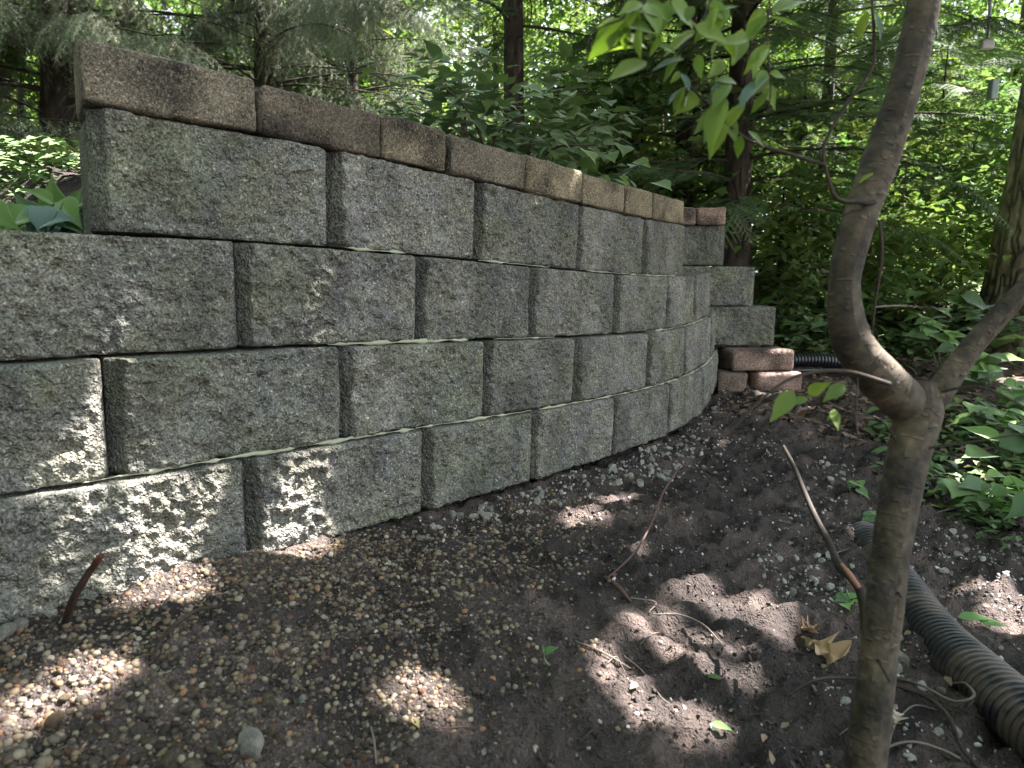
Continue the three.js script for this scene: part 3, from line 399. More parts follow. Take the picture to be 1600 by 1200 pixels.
// ---------------------------------------------------------------- drain pipes
const pipeMat = mat({ color: 0xffffff, vertexColors: true, roughness: 0.34, bumpMap: soilBump, bumpScale: 0.0012 });
function corrugated(pts, R, pitch, mud, seedX) {
  const c = new THREE.CatmullRomCurve3(pts), Ln = c.getLength(), n = Math.ceil(Ln / pitch * 10), seg = 40, pos = [], idx = [], col = [], uv = []; let N = V(0, 1, 0);
  for (let i = 0; i <= n; i++) {
    const t = i / n, p = c.getPointAt(t), T = c.getTangentAt(t); N.sub(T.clone().multiplyScalar(N.dot(T))).normalize(); const B = T.clone().cross(N), ph = (t * Ln / pitch) % 1, prof = sm(0, 0.12, ph) * (1 - sm(0.72, 0.86, ph)), r = R - 0.0085 * (1 - prof);
    for (let j = 0; j <= seg; j++) {
      const a = j / seg * 2 * Math.PI, x = p.x + r * (Math.cos(a) * N.x + Math.sin(a) * B.x), y = p.y + r * (Math.cos(a) * N.y + Math.sin(a) * B.y), z = p.z + r * (Math.cos(a) * N.z + Math.sin(a) * B.z);
      pos.push(x, y, z); uv.push(a * R, t * Ln);
      const m = mud * sm(0.50, 0.58, fbm(x * 14 + seedX, y * 22, z * 14, 4, 131) + 0.06 * prof - 0.125) * (0.55 + 0.45 * fbm(x * 160, y * 160, z * 160, 2, 133));
      col.push(mix(0.012, 0.085, m), mix(0.013, 0.066, m), mix(0.017, 0.052, m));
    }
  }
  const w = seg + 1; for (let i = 0; i < n; i++) for (let j = 0; j < seg; j++) { const a = i * w + j; idx.push(a, a + 1, a + w, a + 1, a + w + 1, a + w); }
  const g = new THREE.BufferGeometry(); g.setAttribute('position', new THREE.Float32BufferAttribute(pos, 3)); g.setAttribute('uv', new THREE.Float32BufferAttribute(uv, 2)); g.setAttribute('color', new THREE.Float32BufferAttribute(col, 3)); g.setIndex(idx); return smoothNormals(g);
}
{
  const P = [[1345, 888, 1.90], [1388, 932, 1.68], [1460, 990, 1.42], [1545, 1062, 1.20], [1680, 1170, 0.99], [1900, 1330, 0.8]].map(([u, v, d]) => { const p = at(u, v, d); return p; });
  const g = P.map((p) => gy(p.x, p.z)); P.forEach((p, i) => { p.y = Math.max(mix(p.y, g[i] + 0.03, 0.2) - 0.012, g[i] - 0.022); });
  tag(part('drain_pipe', corrugated(P, 0.051, 0.0165, 1, 0), pipeMat, scene), 'mud smeared black corrugated drain pipe lying on the soil behind the sapling', 'pipe');
  const Q = [[1195, 566, 4.2], [1245, 563, 4.25], [1300, 565, 4.3], [1345, 580, 4.4], [1385, 620, 4.5]].map(([u, v, d]) => at(u, v, d));
  tag(part('drain_pipe', corrugated(Q, 0.042, 0.022, 0, 5), pipeMat, scene), 'clean black corrugated drain pipe coming out behind the red bricks', 'pipe');
  const Q2 = [[1195, 582, 4.1], [1245, 579, 4.12], [1300, 580, 4.2], [1370, 588, 4.35]].map(([u, v, d]) => at(u, v, d));
  tag(part('edging_strip', tube(Q2, [0.012, 0.012, 0.012], 8, 0.02), mat({ color: lin(0.02, 0.02, 0.022), roughness: 0.5 }), scene), 'thin black plastic strip on the ground below the clean pipe', 'strip');
}

// ---------------------------------------------------------------- sticks, roots and fallen leaves
function stick(label, list, m = twigMat, lift = 0.004, name = 'stick') { // [u, v, width px, extra height]
  const pts = list.map(([u, v, , e]) => { const p = onGround(u, v); p.y += lift + (e || 0); return p; }), rad = list.map(([, , w], i) => W(w, -pts[i].z)); return tag(part(name, tube(pts, rad, 7, 0.008, (a, l) => 1 + 0.25 * (fbm(a * 0.5, l * 60, 1, 2, 19) - 0.5)), m, scene), label, 'stick');
}
const redStick = mat({ color: lin(0.20, 0.06, 0.035), map: barkTex, roughness: 0.7 }), paleRoot = mat({ color: lin(0.15, 0.12, 0.10), roughness: 0.8 }), redRoot = mat({ color: lin(0.10, 0.055, 0.045), roughness: 0.8 });
{
  const a = onGround(100, 972), b = at(118, 930, -a.z * 0.97), c = at(136, 900, -a.z * 0.96), d = at(158, 868, -a.z * 0.95); a.y -= 0.01;
  const s = thing('broken_branch', 'broken reddish branch stub leaning against the lowest block', 'stick'); part('bark', tube([a, b, c, d], [0.0055, 0.0055, 0.005, 0.0042], 9, 0.005, knob(2)), mat({ color: lin(0.10, 0.05, 0.04), map: barkTex, roughness: 0.8 }), s); part('bare_wood', tube([at(146, 886, -a.z * 0.953), at(152, 877, -a.z * 0.948), at(159, 867, -a.z * 0.944)], [0.0047, 0.0050, 0.0036], 9, 0.004), mat({ color: lin(0.27, 0.075, 0.045), map: barkTex, roughness: 0.7 }), s);
  stick('dark curved stick lying on the brown pea gravel', [[236, 1036, 9], [262, 1003, 9, 0.008], [300, 982, 8, 0.012], [345, 956, 7]]);
  stick('thin arching reddish twig rising from the bare soil slope', [[948, 908, 4], [985, 882, 4, 0.01], [1015, 840, 4, 0.02], [1035, 790, 4, 0.03], [1060, 757, 3.4, 0.045]], redRoot);
  stick('thick reddish root lying on the soil slope', [[945, 905, 7], [965, 925, 8, 0.004], [985, 945, 6]], redRoot);
  stick('pale thin root curving over the sunlit soil', [[985, 942, 2.4], [1025, 945, 2.4], [1015, 962, 2.4], [1060, 970, 3, 0.004], [1095, 985, 3, 0.006], [1130, 1012, 2.6]], paleRoot);
  stick('pale forked rootlet on the soil near the green seedling', [[900, 1008, 3], [940, 1028, 4, 0.003], [985, 1048, 3]], paleRoot); stick('fine pale rootlet curling downslope on the soil', [[975, 1030, 1.8], [1000, 1055, 2, 0.003], [1020, 1085, 1.8]], paleRoot);
  { const p = [at(1345, 925, 1.05), at(1312, 885, 1.1), at(1296, 850, 1.15), at(1268, 795, 1.22), at(1240, 728, 1.30), at(1224, 697, 1.35)]; const e = at(1372, 960, 1.0); e.y = gy(e.x, e.z) - 0.01; const s2 = thing('stick', 'long bare grey stick leaning up out of the soil left of the sapling', 'stick'); part('wood', tube([e, ...p], [0.008, 0.0075, 0.0068, 0.0054, 0.0048, 0.0042, 0.003], 9, 0.008, knob(4)), mat({ color: lin(0.085, 0.074, 0.064), map: barkTex, roughness: 0.85 }), s2); part('split_end', tube([at(1342, 918, 1.045), at(1328, 898, 1.05), at(1314, 880, 1.06)], [0.004, 0.0045, 0.002], 7, 0.006), mat({ color: lin(0.30, 0.16, 0.11), roughness: 0.85 }), s2); }
  stick('forked grey stick lying across the soil below the sapling', [[1400, 1075, 9], [1440, 1100, 9, 0.012], [1480, 1140, 9, 0.012], [1500, 1185, 8, 0.008], [1530, 1215, 8]]);
  stick('bent pale stick on the stones beside the muddy pipe', [[1395, 1062, 5], [1440, 1090, 5, 0.01], [1490, 1118, 5, 0.02], [1518, 1112, 6, 0.02], [1505, 1090, 5, 0.02], [1488, 1080, 4, 0.01]], paleRoot); stick('thin grey stick running to the muddy pipe end', [[1490, 1118, 4, 0.01], [1540, 1140, 4, 0.01], [1580, 1150, 4, 0.01], [1605, 1142, 4, 0.01]]);
  stick('long thin stick along the bottom stones', [[1370, 1182, 5], [1420, 1172, 5, 0.006], [1470, 1185, 5, 0.008], [1500, 1190, 6]], paleRoot); stick('dark twig poking left beside the dead oak leaf', [[1228, 1093, 4], [1270, 1080, 5, 0.01], [1345, 1076, 6, 0.006]]); stick('thin twig curving up past the sapling foot', [[1385, 1185, 3], [1400, 1140, 3, 0.01], [1425, 1120, 3, 0.012], [1460, 1115, 3]], paleRoot);
  stick('short reddish stick half buried in the gravel', [[690, 1146, 4], [735, 1148, 4]], redRoot); stick('pale dry grass stalk at the gravel edge', [[588, 1200, 4], [585, 1175, 4, 0.01], [580, 1160, 3, 0.016]], paleRoot); stick('small dark twig on the soil below the wall', [[905, 1165, 4], [925, 1150, 5, 0.004], [945, 1148, 3]]); stick('twig lying along the leafy bank', [[1370, 842, 3], [1400, 850, 3, 0.01], [1450, 820, 3, 0.02], [1520, 800, 3, 0.02]]); stick('short dark stick on the soil under the wall end', [[1103, 738, 4], [1118, 744, 6], [1130, 741, 3]]);
  const rt = rngOf(808); for (let i = 0; i < 34; i++) { const u = rr(880, 1590, rt), v = rr(800, 1195, rt), a = rr(-0.9, 0.9, rt), l = rr(14, 50, rt); stick('hair thin root scrap lying on the bare soil', [[u, v, rr(1.2, 2.4, rt)], [u + l * 0.5 * Math.cos(a) + rr(-6, 6, rt), v + l * 0.5 * Math.sin(a) + rr(-5, 5, rt), 2, 0.004], [u + l * Math.cos(a), v + l * Math.sin(a), 1.2]], rt() > 0.5 ? paleRoot : twigMat, 0.003, 'root_scrap').userData.group = 'root scraps on the soil'; }
}
// dead oak leaf with lobes
{
  const nT = 44, nS = 8, op = [], oi = [], ou = [];
  for (let i = 0; i <= nT; i++) { const t = i / nT, lobe = Math.pow(0.5 + 0.5 * Math.cos((t * 3.9 + 0.5) * 2 * Math.PI), 1.3), wd = t < 0.12 ? 0.012 : (0.035 + 0.42 * lobe * Math.sin(Math.PI * Math.pow(t, 0.85))) * (1 - 0.55 * Math.pow(t, 6)); for (let j = 0; j <= nS; j++) { const s = j / nS * 2 - 1, w = wd * (s > 0 ? 1 : 0.88); op.push(t + 0.16 * Math.abs(s) * lobe - 0.1 * Math.abs(s), 0.16 * Math.sin(t * 5 + s) + 0.5 * s * s * w + 0.07 * Math.sin(s * 4 + t * 11), s * w); ou.push(t, s * w); } }
  for (let i = 0; i < nT; i++) for (let j = 0; j < nS; j++) { const k = i * (nS + 1) + j; oi.push(k, k + 1, k + nS + 1, k + 1, k + nS + 2, k + nS + 1); }
  const g = new THREE.BufferGeometry(); g.setAttribute('position', new THREE.Float32BufferAttribute(op, 3)); g.setAttribute('uv', new THREE.Float32BufferAttribute(ou, 2)); g.setIndex(oi); g.computeVertexNormals();
  const oak = (label, u, v, len, turn, col, tilt = 0.2) => { const q = onGround(u, v), m = part('fallen_oak_leaf', g, leafMat(lin(...col), 0.25, 0.8), scene); m.position.copy(q); m.position.y += 0.008; m.rotation.set(tilt, turn, 0.15); m.scale.setScalar(len); return tag(m, label, 'leaf'); };
  oak('pale tan dead oak leaf lying curled beside the sapling', 1258, 1012, 0.10, -0.9, [0.40, 0.28, 0.15], 0.35); oak('small brown dead oak leaf under the tan one', 1245, 1003, 0.05, 0.3, [0.24, 0.15, 0.08]); oak('cream scrap of dead leaf at the sapling foot', 1395, 1150, 0.04, 1.2, [0.5, 0.42, 0.32], 0.5);
  const fresh = (label, u, v, len, turn, col, lift = 0.004, tilt = 0.3) => { const q = onGround(u, v), m = part('fallen_leaf', ovate[0], leafMat(lin(...col), 0.35, 0.5), scene); m.position.copy(q); m.position.y += lift; m.rotation.set(tilt, turn, 0.25); m.scale.setScalar(len); return tag(m, label, 'leaf'); };
  fresh('green torn leaf lying on the dark soil near the bottom', 1110, 1134, 0.032, -0.5, [0.12, 0.24, 0.06]); fresh('dark green leaf lying at the edge of the sun patch', 1105, 1058, 0.026, -0.5, [0.06, 0.14, 0.03]); fresh('bright green leaf beside the muddy pipe', 1495, 972, 0.06, -0.2, [0.14, 0.30, 0.07], 0.01); fresh('second bright green leaf lying beyond the muddy pipe', 1528, 984, 0.05, -0.35, [0.12, 0.27, 0.06], 0.01); fresh('green leaf flat on the stones left of the sapling', 1318, 945, 0.04, 0.2, [0.10, 0.25, 0.05], 0.01); fresh('grey green leaf by the pipe end at the bottom', 1560, 1150, 0.05, -0.8, [0.16, 0.22, 0.15], 0.012); fresh('yellowish leaf scrap on the pea gravel', 645, 1132, 0.022, -1.0, [0.34, 0.29, 0.12]);
  const sd = thing('seedling', 'small green seedling with bent leaf standing in the dark soil', 'seedling'), b = onGround(858, 1045), t = at(850, 1020, -b.z * 0.98); part('stem', tube([b, b.clone().lerp(t, 0.5).add(V(-0.004, 0, 0)), t], [0.002, 0.0018, 0.0016], 6, 0.005), leafMat(lin(0.10, 0.22, 0.05), 0.2), sd); setLeaf(part('leaf', ovate[2], leafMat(lin(0.10, 0.21, 0.06), 0.4), sd), t, at(872, 1008, -b.z * 0.97).sub(t), V(0, 1, 0.6), 0.024); setLeaf(part('leaf', ovate[1], leafMat(lin(0.10, 0.21, 0.06), 0.4), sd), t, at(848, 1004, -b.z * 0.97).sub(t), V(0.3, 0.6, 0.6), 0.016);
}
// ---------------------------------------------------------------- plants near the wall
function stem(a, b, r0, r1, bend, m, parent, name = 'stem') { const c = a.clone().lerp(b, 0.5).add(bend); return part(name, tube([a, c, b], [r0, (r0 + r1) / 2, r1], 6, 0.03), m, parent); }
const stemGreen = mat({ color: lin(0.10, 0.16, 0.05), roughness: 0.7 }), stemBrown = mat({ color: lin(0.10, 0.075, 0.055), roughness: 0.85 });
// hosta behind the left end
const hostaGeos = [leafGeo(0.33, { n: 9, cols: 14, fold: 0.28, curl: 0.7, base: 0.62, tip: 1.5, veins: 0.035 }), leafGeo(0.36, { n: 9, cols: 14, fold: 0.2, curl: 1.0, base: 0.6, tip: 1.5, veins: 0.035 })];
const hostaGreen = leafMat(lin(0.13, 0.24, 0.05), 0.35, 0.45), hostaBlue = leafMat(lin(0.13, 0.20, 0.17), 0.25, 0.4), hostaMid = leafMat(lin(0.10, 0.18, 0.07), 0.35, 0.45);
function hosta(label, cu, cv, d, list) {
  const h = thing('hosta', label, 'hosta', undefined), c = at(cu, cv, d); c.y = gy(c.x, c.z) - 0.01;
  for (const [u0, v0, u1, v1, dd, k] of list) { const a = at(u0, v0, d + dd), b = at(u1, v1, d + dd - 0.05), len = a.distanceTo(b) * 1.1; const sk = stem(c, a, 0.004, 0.003, V(0, 0.04, 0), stemGreen, h, 'leaf_stalk'); setLeaf(part('leaf', hostaGeos[k % 2], [hostaGreen, hostaBlue, hostaMid][k], sk), a, b.sub(a), V(0.1, 0.8, 0.75), len); }
}
hosta('hosta clump with green and blue ribbed leaves behind the low left blocks', 70, 372, 1.75, [[84, 318, 48, 290, 0, 0], [88, 316, 116, 336, 0.02, 0], [60, 345, -8, 350, 0.02, 0], [68, 322, 38, 352, -0.05, 1], [50, 322, 12, 352, -0.03, 0], [100, 340, 118, 350, 0.03, 2], [72, 322, 56, 352, -0.08, 1], [110, 330, 140, 300, 0.05, 2], [92, 352, 120, 372, 0.03, 2], [86, 350, 60, 372, 0, 1], [106, 345, 128, 368, 0.06, 1], [100, 320, 134, 318, 0.08, 0], [44, 340, 4, 322, 0.06, 0], [92, 345, 74, 284, 0.05, 0], [40, 345, -6, 312, 0.0, 0], [112, 348, 110, 296, 0.07, 0], [60, 350, 30, 306, 0.08, 2], [100, 352, 84, 318, -0.04, 2], [20, 352, 52, 328, -0.06, 0], [72, 352, 92, 326, -0.08, 1]]);
hosta('hosta with yellow green leaves past the end of the photo beside the low blocks', -60, 380, 1.6, [[-40, 330, 10, 335, 0, 0], [-60, 320, -110, 330, 0, 0], [-50, 340, -8, 368, -0.02, 0], [-80, 350, -140, 370, 0, 2]]);

// leafy shrub over the wall
{
  const sh = thing('broadleaf_shrub', 'dense dark shrub with layered oval leaves overhanging the tan caps', 'shrub'), r = rngOf(555), base = at(770, 400, 3.35); base.y = gy(base.x, base.z) - 0.03;
  const mats = [[0.10, 0.18, 0.045], [0.115, 0.20, 0.055], [0.14, 0.24, 0.045], [0.09, 0.16, 0.055]].map((c) => leafMat(lin(...c), 0.35, 0.42)), list = [], cols = [], near = [];
  for (let b = 0; b < 46; b++) {
    const u = rr(575, 985, r), v = 70 + 260 * Math.pow(r(), 0.9) + 0.0006 * Math.pow(u - 770, 2), d = rr(2.75, 3.85, r), tip = at(u, clamp(v, 60, 345), d), mid = base.clone().lerp(tip, 0.55).add(V(rr(-0.1, 0.1, r), 0.14, rr(-0.1, 0.1, r)));
    if (b < 16) part('branch', tube([base.clone().add(V(rr(-0.1, 0.1, r), 0, rr(-0.1, 0.1, r))), mid, tip], [0.012, 0.006, 0.002], 6, 0.05), stemBrown, sh);
    const dir = tip.clone().sub(mid).normalize();
    for (let k = 0; k < 26; k++) { const t = rr(-0.15, 1.1, r), p = mid.clone().lerp(tip, t).add(V(rr(-0.16, 0.16, r), rr(-0.05, 0.05, r), rr(-0.16, 0.16, r))), dd = V(rr(-1, 1, r), rr(-0.45, 0.1, r), rr(-0.4, 1, r)).add(dir.clone().multiplyScalar(0.4)), len = rr(0.06, 0.115, r), up = V(rr(-0.35, 0.35, r), 1, rr(-0.2, 0.5, r)); near.push({ p, dd, up, len, k: Math.floor(r() * 4), g: Math.floor(r() * 3), key: p.z + len * 4 }); }
  }
  near.sort((a, b) => b.key - a.key);
  near.forEach((o, i) => { if (i < 290) setLeaf(part('leaf', broad[o.g], mats[o.k], sh), o.p, o.dd, o.up, o.len); else { list.push(leafMatrix(o.p, o.dd, o.up, o.len)); cols.push(mats[o.k].color); } });
  const st = instanced('foliage', leafGeo(0.38, { n: 4, cols: 2, base: 0.6, curl: 0.3 }), leafMat(new THREE.Color(1, 1, 1), 0.35, 0.42), list, sh, cols);
}
// leafy plants on the right bank
const bankMats = [[0.12, 0.24, 0.06], [0.14, 0.275, 0.05], [0.10, 0.19, 0.075], [0.18, 0.34, 0.065]].map((c) => leafMat(lin(...c), 0.38, 0.4));
function bankPlant(label, u, v, h, n, l0, l1, seed, spread, geos = broad) {
  const g = thing('bank_plant', label, 'plant'), r = rngOf(seed), c = onGround(u, v); const ns = Math.max(2, Math.round(n / 6)); const tops = [];
  for (let i = 0; i < ns; i++) { const t = c.clone().add(V(rr(-spread, spread, r) * 0.7, h * rr(0.55, 1, r), rr(-spread, spread, r) * 0.7)); const b = c.clone().add(V(rr(-0.03, 0.03, r), 0, rr(-0.03, 0.03, r))); b.y = gy(b.x, b.z) - 0.01; const sk = stem(b, t, 0.0028, 0.0016, V(rr(-0.03, 0.03, r), 0.02, rr(-0.03, 0.03, r)), stemGreen, g); tops.push([b, t, sk]); }
  for (let i = 0; i < n; i++) { const [b, t, sk] = tops[i % ns], p = b.clone().lerp(t, rr(0.45, 1.0, r)).add(V(rr(-0.02, 0.02, r), 0, rr(-0.02, 0.02, r))), a = r() * 6.28, dd = V(Math.cos(a), rr(-0.35, 0.25, r), Math.sin(a) * 0.8 + 0.25); setLeaf(part('leaf', geos[i % 3], bankMats[Math.floor(r() * 4)], sk), p, dd, V(rr(-0.3, 0.3, r), 1, rr(0.0, 0.6, r)), rr(l0, l1, r)); }
}
bankPlant('bright broad leaved plant at the edge of the bare soil', 1530, 805, 0.17, 22, 0.069, 0.13, 1, 0.12);
bankPlant('broad leaved plant spilling over the bank beside the bright one', 1605, 830, 0.16, 16, 0.062, 0.117, 2, 0.12);
bankPlant('large leaved plant with drooping heart shaped leaves by the twig', 1575, 745, 0.2, 20, 0.088, 0.169, 3, 0.16);
bankPlant('low leafy plant on the bank right of the fork', 1520, 690, 0.17, 20, 0.062, 0.13, 4, 0.16);
bankPlant('medium leafy plant on the bank under the slanting limb', 1580, 660, 0.2, 20, 0.075, 0.143, 5, 0.18);
bankPlant('pale upright leafy plant behind the fork', 1480, 610, 0.28, 20, 0.075, 0.156, 6, 0.18);
bankPlant('leafy plant with big leaves in front of the large trunk', 1545, 605, 0.26, 22, 0.088, 0.169, 7, 0.2);
bankPlant('tall leafy plant with pale top leaves beside the crooked limb', 1470, 575, 0.42, 26, 0.1, 0.195, 8, 0.25);
bankPlant('big dark leaved plant beside the large tree base', 1530, 560, 0.48, 24, 0.125, 0.247, 9, 0.28);
bankPlant('leafy plant at the foot of the large tree', 1595, 570, 0.36, 20, 0.1, 0.182, 10, 0.25);
bankPlant('slim leafy plant just past the black pipe', 1345, 590, 0.24, 16, 0.075, 0.156, 11, 0.2);
bankPlant('arching leafy plant behind the return blocks', 1240, 555, 0.34, 24, 0.088, 0.169, 12, 0.25, ovate);
bankPlant('shady leafy plant left of the crooked limb', 1290, 552, 0.36, 24, 0.088, 0.182, 13, 0.25, ovate);
bankPlant('tall shady plant behind the stepped block end', 1225, 545, 0.55, 22, 0.088, 0.169, 14, 0.22, ovate);
bankPlant('small plant sprouting by the sapling fork on bare soil', 1340, 770, 0.05, 6, 0.037, 0.065, 15, 0.05);
bankPlant('small weed by the crooked trunk above the pipe', 1358, 815, 0.04, 6, 0.037, 0.065, 16, 0.04);
bankPlant('tiny sprig on the stones left of the sapling', 1320, 948, 0.02, 5, 0.025, 0.046, 17, 0.03);
bankPlant('leafy plant against the right edge of the bank', 1640, 740, 0.26, 20, 0.075, 0.156, 18, 0.2);
{ // ground cover that nobody could count
  const r = rngOf(222), list = [], cols = [], fern = [], fcols = [];
  for (let i = 0; i < 26000; i++) {
    const x = rr(-9, 9, r), z = rr(-13, -1.5, r), [d] = toWall(x, z), q = -z;
    if (q > 3.4 && q < 4.75 && x > 1.2 && x < 2.6) continue; const right = x > 1.3 && d > 0 && (x - 0.52 * q > 0.05 || q > 4.0), back = d < -0.5 || (q > 4.0); if (!(right || back)) continue;
    if (Math.abs(x) > 0.95 * q + 0.5 || (q < 2.15 && x < -0.3) || fbm(x * 1.6, 1, z * 1.6, 3, 55) < (right && q < 5 ? 0.52 : 0.36)) continue;
    const y = gy(x, z), s = rr(0.55, 1.15, r) * (0.5 + 0.12 * Math.min(q, 6)); const m = new THREE.Matrix4().makeRotationY(r() * 6.28).scale(V(s, s * 0.8, s)).setPosition(x, y + 0.07 * s, z); list.push(m); const k = rr(0.7, 1.3, r), yel = r() < 0.25 ? 1.5 : 1; cols.push(lin(0.075 * k * yel, 0.135 * k, 0.04 * k));
  }
  tag(instanced('ground_cover', cloud(12, 0.15, 0.05, 0.10, 44), plainLeaf(new THREE.Color(1, 1, 1)), list, scene, cols), 'low leafy ground cover over the forest floor behind the wall and on the bank', 'ground cover');
  const lit = [], lcol = []; for (let i = 0; i < 9000; i++) { const q = rr(2.6, 7, r), x = rr(0.3, 1.0, r) * q, z = -q; if (toWall(x, z)[0] < 0.05 || fbm(x * 2, 4, z * 2, 2, 66) < 0.42) continue; lit.push(leafMatrix(V(x, gy(x, z) + 0.006, z), V(rr(-1, 1, r), rr(-0.15, 0.15, r), rr(-1, 1, r)), V(rr(-0.4, 0.4, r), 1, rr(-0.4, 0.4, r)), rr(0.02, 0.06, r))); const k = rr(0.5, 1.2, r); lcol.push(lin(0.20 * k, 0.13 * k, 0.085 * k)); }
  for (let i = 0; i < 420; i++) { const q = rr(0.75, 3.4, r), x = rr(0.15, 0.72, r) * q, z = -q; if (toWall(x, z)[0] < 0.06 || fbm(x * 5, 4, z * 5, 2, 67) < 0.5) continue; lit.push(leafMatrix(V(x, gy(x, z) + 0.004, z), V(rr(-1, 1, r), rr(-0.2, 0.2, r), rr(-1, 1, r)), V(rr(-0.5, 0.5, r), 1, rr(-0.5, 0.5, r)), rr(0.006, 0.022, r))); const k = rr(0.4, 1.3, r); lcol.push(lin(0.20 * k, 0.14 * k, 0.09 * k)); }
  tag(instanced('leaf_litter', cheap, plainLeaf(new THREE.Color(1, 1, 1)), lit, scene, lcol), 'brown dead leaf litter and scraps on the bank and the slope', 'leaf litter');
}

// ---------------------------------------------------------------- trees behind the wall
function barkTrunk(x, z, h, r0, lean, seed, m, seg = 18) { const y = gy(x, z) - 0.15, pts = [], rad = []; for (let i = 0; i <= 8; i++) { const t = i / 8; pts.push(V(x + lean * t * h + 0.06 * (noise(t * 3, seed, 1) - 0.5), y + t * (h + 0.15), z + 0.08 * (noise(t * 3, seed, 7) - 0.5))); rad.push(r0 * (1 - 0.78 * t) * (1 + 0.55 * Math.exp(-t * h * 3.2))); } return tube(pts, rad, seg, 0.12, (a, l) => 1 + 0.12 * (fbm(Math.cos(a) * 2.5, Math.sin(a) * 2.5 + seed, l * 1.5, 3, 61) - 0.5)); }
const needleTint = { spruce: [0.13, 0.17, 0.10], hemlock: [0.085, 0.16, 0.058] };
function conifer(label, name, u, q, h, r0, kind, opt = {}) {
  const g = thing(name, label, 'tree'), p0 = at(u, 430, q), x = p0.x, z = p0.z, y0 = gy(x, z), r = rngOf(Math.round(u * 7 + q * 100)), list = [[], []], cols = [[], []];
  const { low = 0.6, reach = 2.0, step = 0.2, lean = 0, dead = 0, dens = 1 } = opt;
  part('trunk', barkTrunk(x, z, h, r0, lean, u, darkBark), darkBark, g);
  const dark = []; let w = 0; const T = needleTint[kind];
  for (let y = low; y < h; y += step * rr(0.7, 1.3, r)) {
    const nb = kind === 'spruce' ? 4 : 3, R = reach * (1 - 0.72 * y / h) * rr(0.75, 1.15, r);
    for (let b = 0; b < nb; b++) {
      const a = w * 2.4 + b * 2.1 + rr(-0.3, 0.3, r), dx = Math.cos(a), dz = Math.sin(a), s0 = V(x + lean * y, y0 + y, z), pts = [s0];
      const dr = kind === 'spruce' ? 0.32 : 0.2; const rise = rr(0.0, 0.3, r), crook = 0.09; for (const t of [0.18, 0.36, 0.52, 0.68, 0.84, 1]) pts.push(V(s0.x + dx * R * t + rr(-crook, crook, r) * t, s0.y + R * (rise * t - (dr + rise * 0.6) * t * t) + rr(-crook, crook, r) * 0.6 * t + (kind === 'spruce' ? 0.12 * R * t * t * t : 0), s0.z + dz * R * t + rr(-crook, crook, r) * t));
      const curve = new THREE.CatmullRomCurve3(pts);
      dark.push(tube(pts, [0.014 * (1 - 0.6 * y / h), 0.011, 0.009, 0.0065, 0.005, 0.0035, 0.0015], 5, 0.12, null, false));
      if (y < dead) { for (let k = 0; k < 4; k++) { const t = rr(0.2, 0.95, r), p = curve.getPointAt(t), e = p.clone().add(V(dx * 0.2 + rr(-0.25, 0.25, r), rr(-0.2, 0.08, r), dz * 0.2 + rr(-0.25, 0.25, r))); dark.push(tube([p, p.clone().lerp(e, 0.5).add(V(0, 0.03, 0)), e], [0.005, 0.003, 0.001], 4, 0.1, null, false)); } if (r() < 0.75) continue; }
      const n = Math.round(R / 0.085 * dens * (y > 0.44 * q + 0.8 ? 0.14 : 1));
      for (let k = 0; k < n; k++) {
        const t = 0.14 + 0.86 * (k + r()) / n, p = curve.getPointAt(Math.min(1, t)), tg = curve.getTangentAt(Math.min(1, t)), sd = k % 2 ? 1 : -1;
        const side = V(-tg.z, 0, tg.x).multiplyScalar(sd), dir = tg.clone().multiplyScalar(0.7).addScaledVector(side, rr(0.3, 0.9, r)); const hang = kind === 'spruce' ? rr(0.2, 1.3, r) : rr(-0.05, 0.35, r); dir.y -= hang;
        const sc = rr(0.8, 1.35, r) * (1.05 - 0.3 * t), q2 = Math.floor(r() * 2); list[q2].push(leafMatrix(p, dir, V(rr(-0.3, 0.3, r), 1, rr(-0.3, 0.3, r)), sc)); const kk = rr(0.65, 1.35, r), ye = rr(0.9, 1.25, r); cols[q2].push(lin(T[0] * kk * ye, T[1] * kk, T[2] * kk));
        if (kind === 'spruce' && r() < 0.5) { list[q2].push(leafMatrix(p, V(dir.x * 0.3 + rr(-0.2, 0.2, r), -1, dir.z * 0.3 + rr(-0.2, 0.2, r)), V(dx, 0.2, dz), sc * 0.9)); cols[q2].push(lin(T[0] * kk * 1.15, T[1] * kk * 1.05, T[2] * kk * 1.1)); }
      }
    }
    w++;
  }
  const br = part('branches', mergeGeometries(dark), darkBark, g); br.userData.kind = 'stuff';
  const sp = kind === 'spruce' ? spruceSprays : hemSprays; list.forEach((l, i) => l.length && instanced('needle_sprays', sp[i], needleMat, l, g, cols[i]));
  return g;
}
conifer('grey green spruce with drooping branches behind the left cap stone', 'spruce_tree', 120, 5.6, 7.5, 0.13, 'spruce', { low: 0.35, reach: 2.3, dens: 1.7, step: 0.16 });
conifer('spruce with a bare lower trunk rising behind the second cap stone', 'spruce_tree', 425, 6.4, 9, 0.10, 'spruce', { low: 0.9, reach: 2.1, dead: 1.2, dens: 1.6, step: 0.18 });
conifer('slender spruce beside the dark leafy shrub', 'spruce_tree', 558, 7.6, 9, 0.075, 'spruce', { low: 1.2, reach: 1.9, dead: 1.6, dens: 1.5 });
conifer('spruce filling the far left edge of the view', 'spruce_tree', -170, 5.0, 7, 0.13, 'spruce', { low: 0.3, reach: 2.2, dens: 1.6, step: 0.17 });
conifer('thin dark hemlock trunk right of the leafy shrub', 'hemlock_tree', 975, 6.2, 8, 0.075, 'hemlock', { low: 0.6, reach: 1.7, dead: 1.3, step: 0.24, dens: 1.4 });
conifer('straight dark hemlock trunk behind the last tan cap stones', 'hemlock_tree', 1066, 5.7, 9, 0.085, 'hemlock', { low: 0.7, reach: 2.0, dead: 1.2, step: 0.24, dens: 1.4 });
